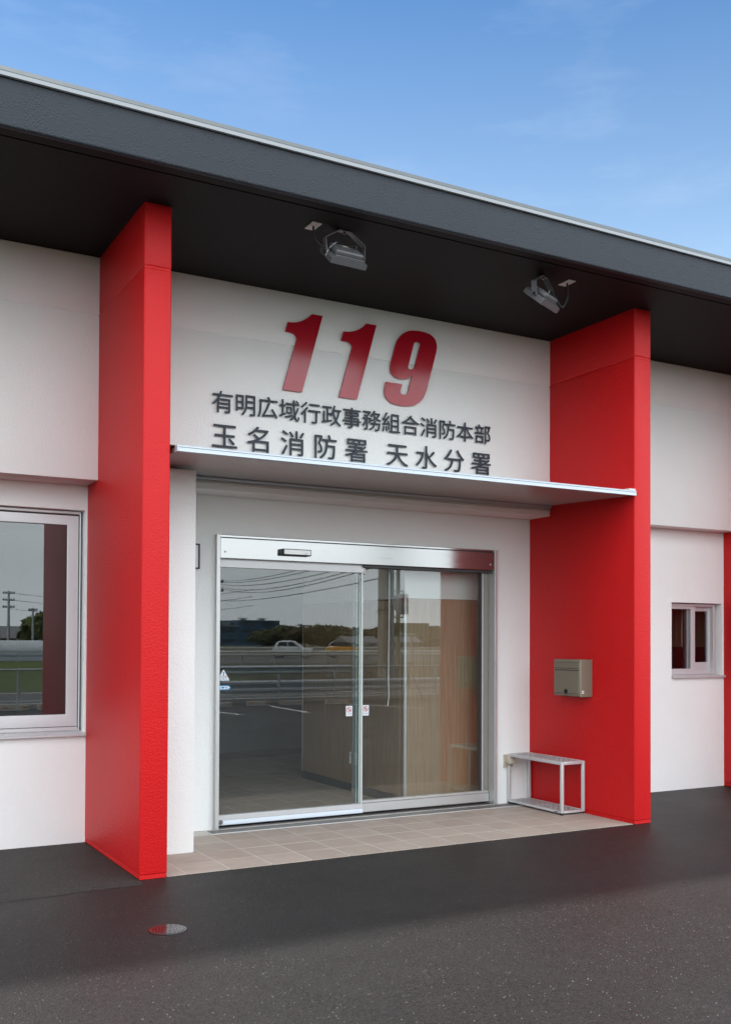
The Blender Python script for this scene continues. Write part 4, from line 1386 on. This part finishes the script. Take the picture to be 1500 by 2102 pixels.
# houses and greenhouse
t = thing('greenhouse', 'long low plastic film greenhouse tunnel beyond the green field', 'greenhouse', (0, -59, 0))
bm = new()
rows = []
for i in range(37):
    x = -37.5 + i * 1.5
    rows.append([bm.verts.new((x, -59 + 2.3 * math.cos(math.pi * q / 12), 0.3 + 1.12 * math.sin(math.pi * q / 12) ** 0.8 if 0 < q < 12 else 0.0)) for q in range(13)])
for a, b in zip(rows, rows[1:]):
    for q in range(12):
        bm.faces.new((a[q], a[q + 1], b[q + 1], b[q]))
bm.faces.new(rows[0]); bm.faces.new(rows[-1][::-1])
obj('film', bm, 'plastic', t, 40)
for i in range(0, 37):
    bm = new(); x = -37.5 + i * 1.5
    tube(bm, [(x, -59 + 2.32 * math.cos(math.pi * q / 12), 0.3 + 1.14 * math.sin(math.pi * q / 12) ** 0.8 if 0 < q < 12 else 0.0) for q in range(0, 8)], 0.025, 5)
    obj('hoop', bm, 'galv', t, 40)
bm = new(); box(bm, -37.5, 16.5, -56.68, -56.66, 0.62, 0.68); obj('rail', bm, 'galv', t)
def house(x, y, w, h, wall, label, d=6):
    t = thing('house', label, 'house', (x, y, 0))
    bm = new(); box(bm, x - w / 2, x + w / 2, y - d / 2, y + d / 2, 0, h); obj('wall', bm, wall, t)
    bm = new(); prism(bm, [(y - d / 2 - 0.5, h), (y + d / 2 + 0.5, h), (y, h + 1.3)], 'x', x - w / 2 - 0.5, x + w / 2 + 0.5); obj('roof', bm, 'rooftile', t)
    for q in (-0.25, 0.2):
        bm = new(); box(bm, x + q * w, x + q * w + 1.1, y + d / 2 + 0.001, y + d / 2 + 0.04, h * 0.4, h * 0.75); obj('window', bm, 'carglass', t)
house(21.5, -98, 6, 1.6, 'brown', 'brown timber house with grey roof behind the poles')
house(100, -168, 7, 1.1, 'lampwhite', 'small pale house before the trees right of the factory')
house(112, -172, 8, 1.2, 'brown', 'wide grey roofed house before the tree belt')
house(131, -170, 8, 1.0, 'lampwhite', 'pale house at the far right before the trees')
t = thing('storage_tower', 'white slatted tower standing beyond the greenhouse', 'tower', (16.2, -95, 0))
bm = new(); box(bm, 14.6, 17.2, -96, -94, 0, 5.4); obj('wall', bm, 'lampwhite', t)
bm = new(); box(bm, 14.5, 17.3, -96.1, -93.9, 5.41, 5.55); obj('roof', bm, 'galv', t)

# trees
def crown_mesh(rx, rz, n, leaf, seed):
    rnd = random.Random(seed)
    bm = new()
    lobes = [(Vector((rnd.uniform(-0.55, 0.55) * rx, rnd.uniform(-0.55, 0.55) * rx, rnd.uniform(-0.35, 0.45) * rz)), rnd.uniform(0.4, 0.65)) for _ in range(9)]
    for _ in range(n):
        c, s_ = rnd.choice(lobes)
        d = Vector((rnd.gauss(0, 1), rnd.gauss(0, 1), rnd.gauss(0, 1))).normalized()
        p = c + Vector((d.x * rx, d.y * rx, d.z * rz)) * s_ * rnd.uniform(0.75, 1.05)
        e = leaf * rnd.uniform(0.6, 1.3)
        u = Vector((rnd.gauss(0, 1), rnd.gauss(0, 1), rnd.gauss(0, 0.6))).normalized()
        w = u.cross(d + Vector((0.1, 0.2, 0.3))).normalized()
        a = [bm.verts.new(p + u * e), bm.verts.new(p + w * e * 0.6), bm.verts.new(p - u * e), bm.verts.new(p - w * e * 0.6)]
        bm.faces.new(a)
    me = bpy.data.meshes.new('crown')
    bm.to_mesh(me)
    bm.free()
    return me
CR = [crown_mesh(3.6, 2.0, 1900, 0.42, s_) for s_ in (1, 2, 3)]
for me in CR:
    me.materials.append(M['leaf'])
def tree(x, y, h, w, k_, label, mat=None, group='tree belt beyond the far road'):
    t = thing('tree', label, 'tree', (x, y, 0), 0, group)
    bm = new()
    tube(bm, [(0, 0, -0.1), (0.1, 0, h * 0.3), (0.05, 0.1, h * 0.7)], [0.22, 0.16, 0.06], 8)
    for a in (0.4, 2.2, 4.1):
        tube(bm, [(0.08, 0, h * 0.3), (0.9 * w * math.cos(a), 0.9 * w * math.sin(a), h * 0.62)], [0.10, 0.03], 6)
    lpart('trunk', bm, 'trunk', t, 40)
    me = CR[k_ % 3]
    if mat:
        me = me.copy()
        me.materials.clear()
        me.materials.append(M[mat])
    o = bpy.data.objects.new('crown', me)
    col.objects.link(o)
    o.parent = t
    o.location = (0, 0, h * 0.48)
    o.rotation_euler = (0, 0, random.uniform(0, 6.28))
    o.scale = (w / 3.6, w / 3.6, h * 0.52 / 2.0)
    return t
for i in range(40):
    x = 93 + i * 2.9 + random.uniform(-1, 1)
    y = -190 + random.uniform(-10, 8)
    h = random.uniform(4.0, 5.6) if i not in (21, 22) else 6.6
    tree(x, y, h, random.uniform(3.9, 5.2), i, ('dark green bushy tree in the belt beyond the far road', 'olive brown bushy tree in the belt beyond the far road', 'dark green bushy tree in the belt beyond the far road')[i % 3] if h < 6.5 else 'taller bushy tree standing out of the tree belt beyond the far road', ('leaf', 'leaf3', 'leaf')[i % 3])
tree(22.6, -92, 4.9, 2.9, 1, 'fresh green round tree mirrored in the wide window', 'leaf2', None)
tree(25.2, -95, 4.6, 2.6, 2, 'darker bushy tree right of the fresh green one in the wide window', None, None)
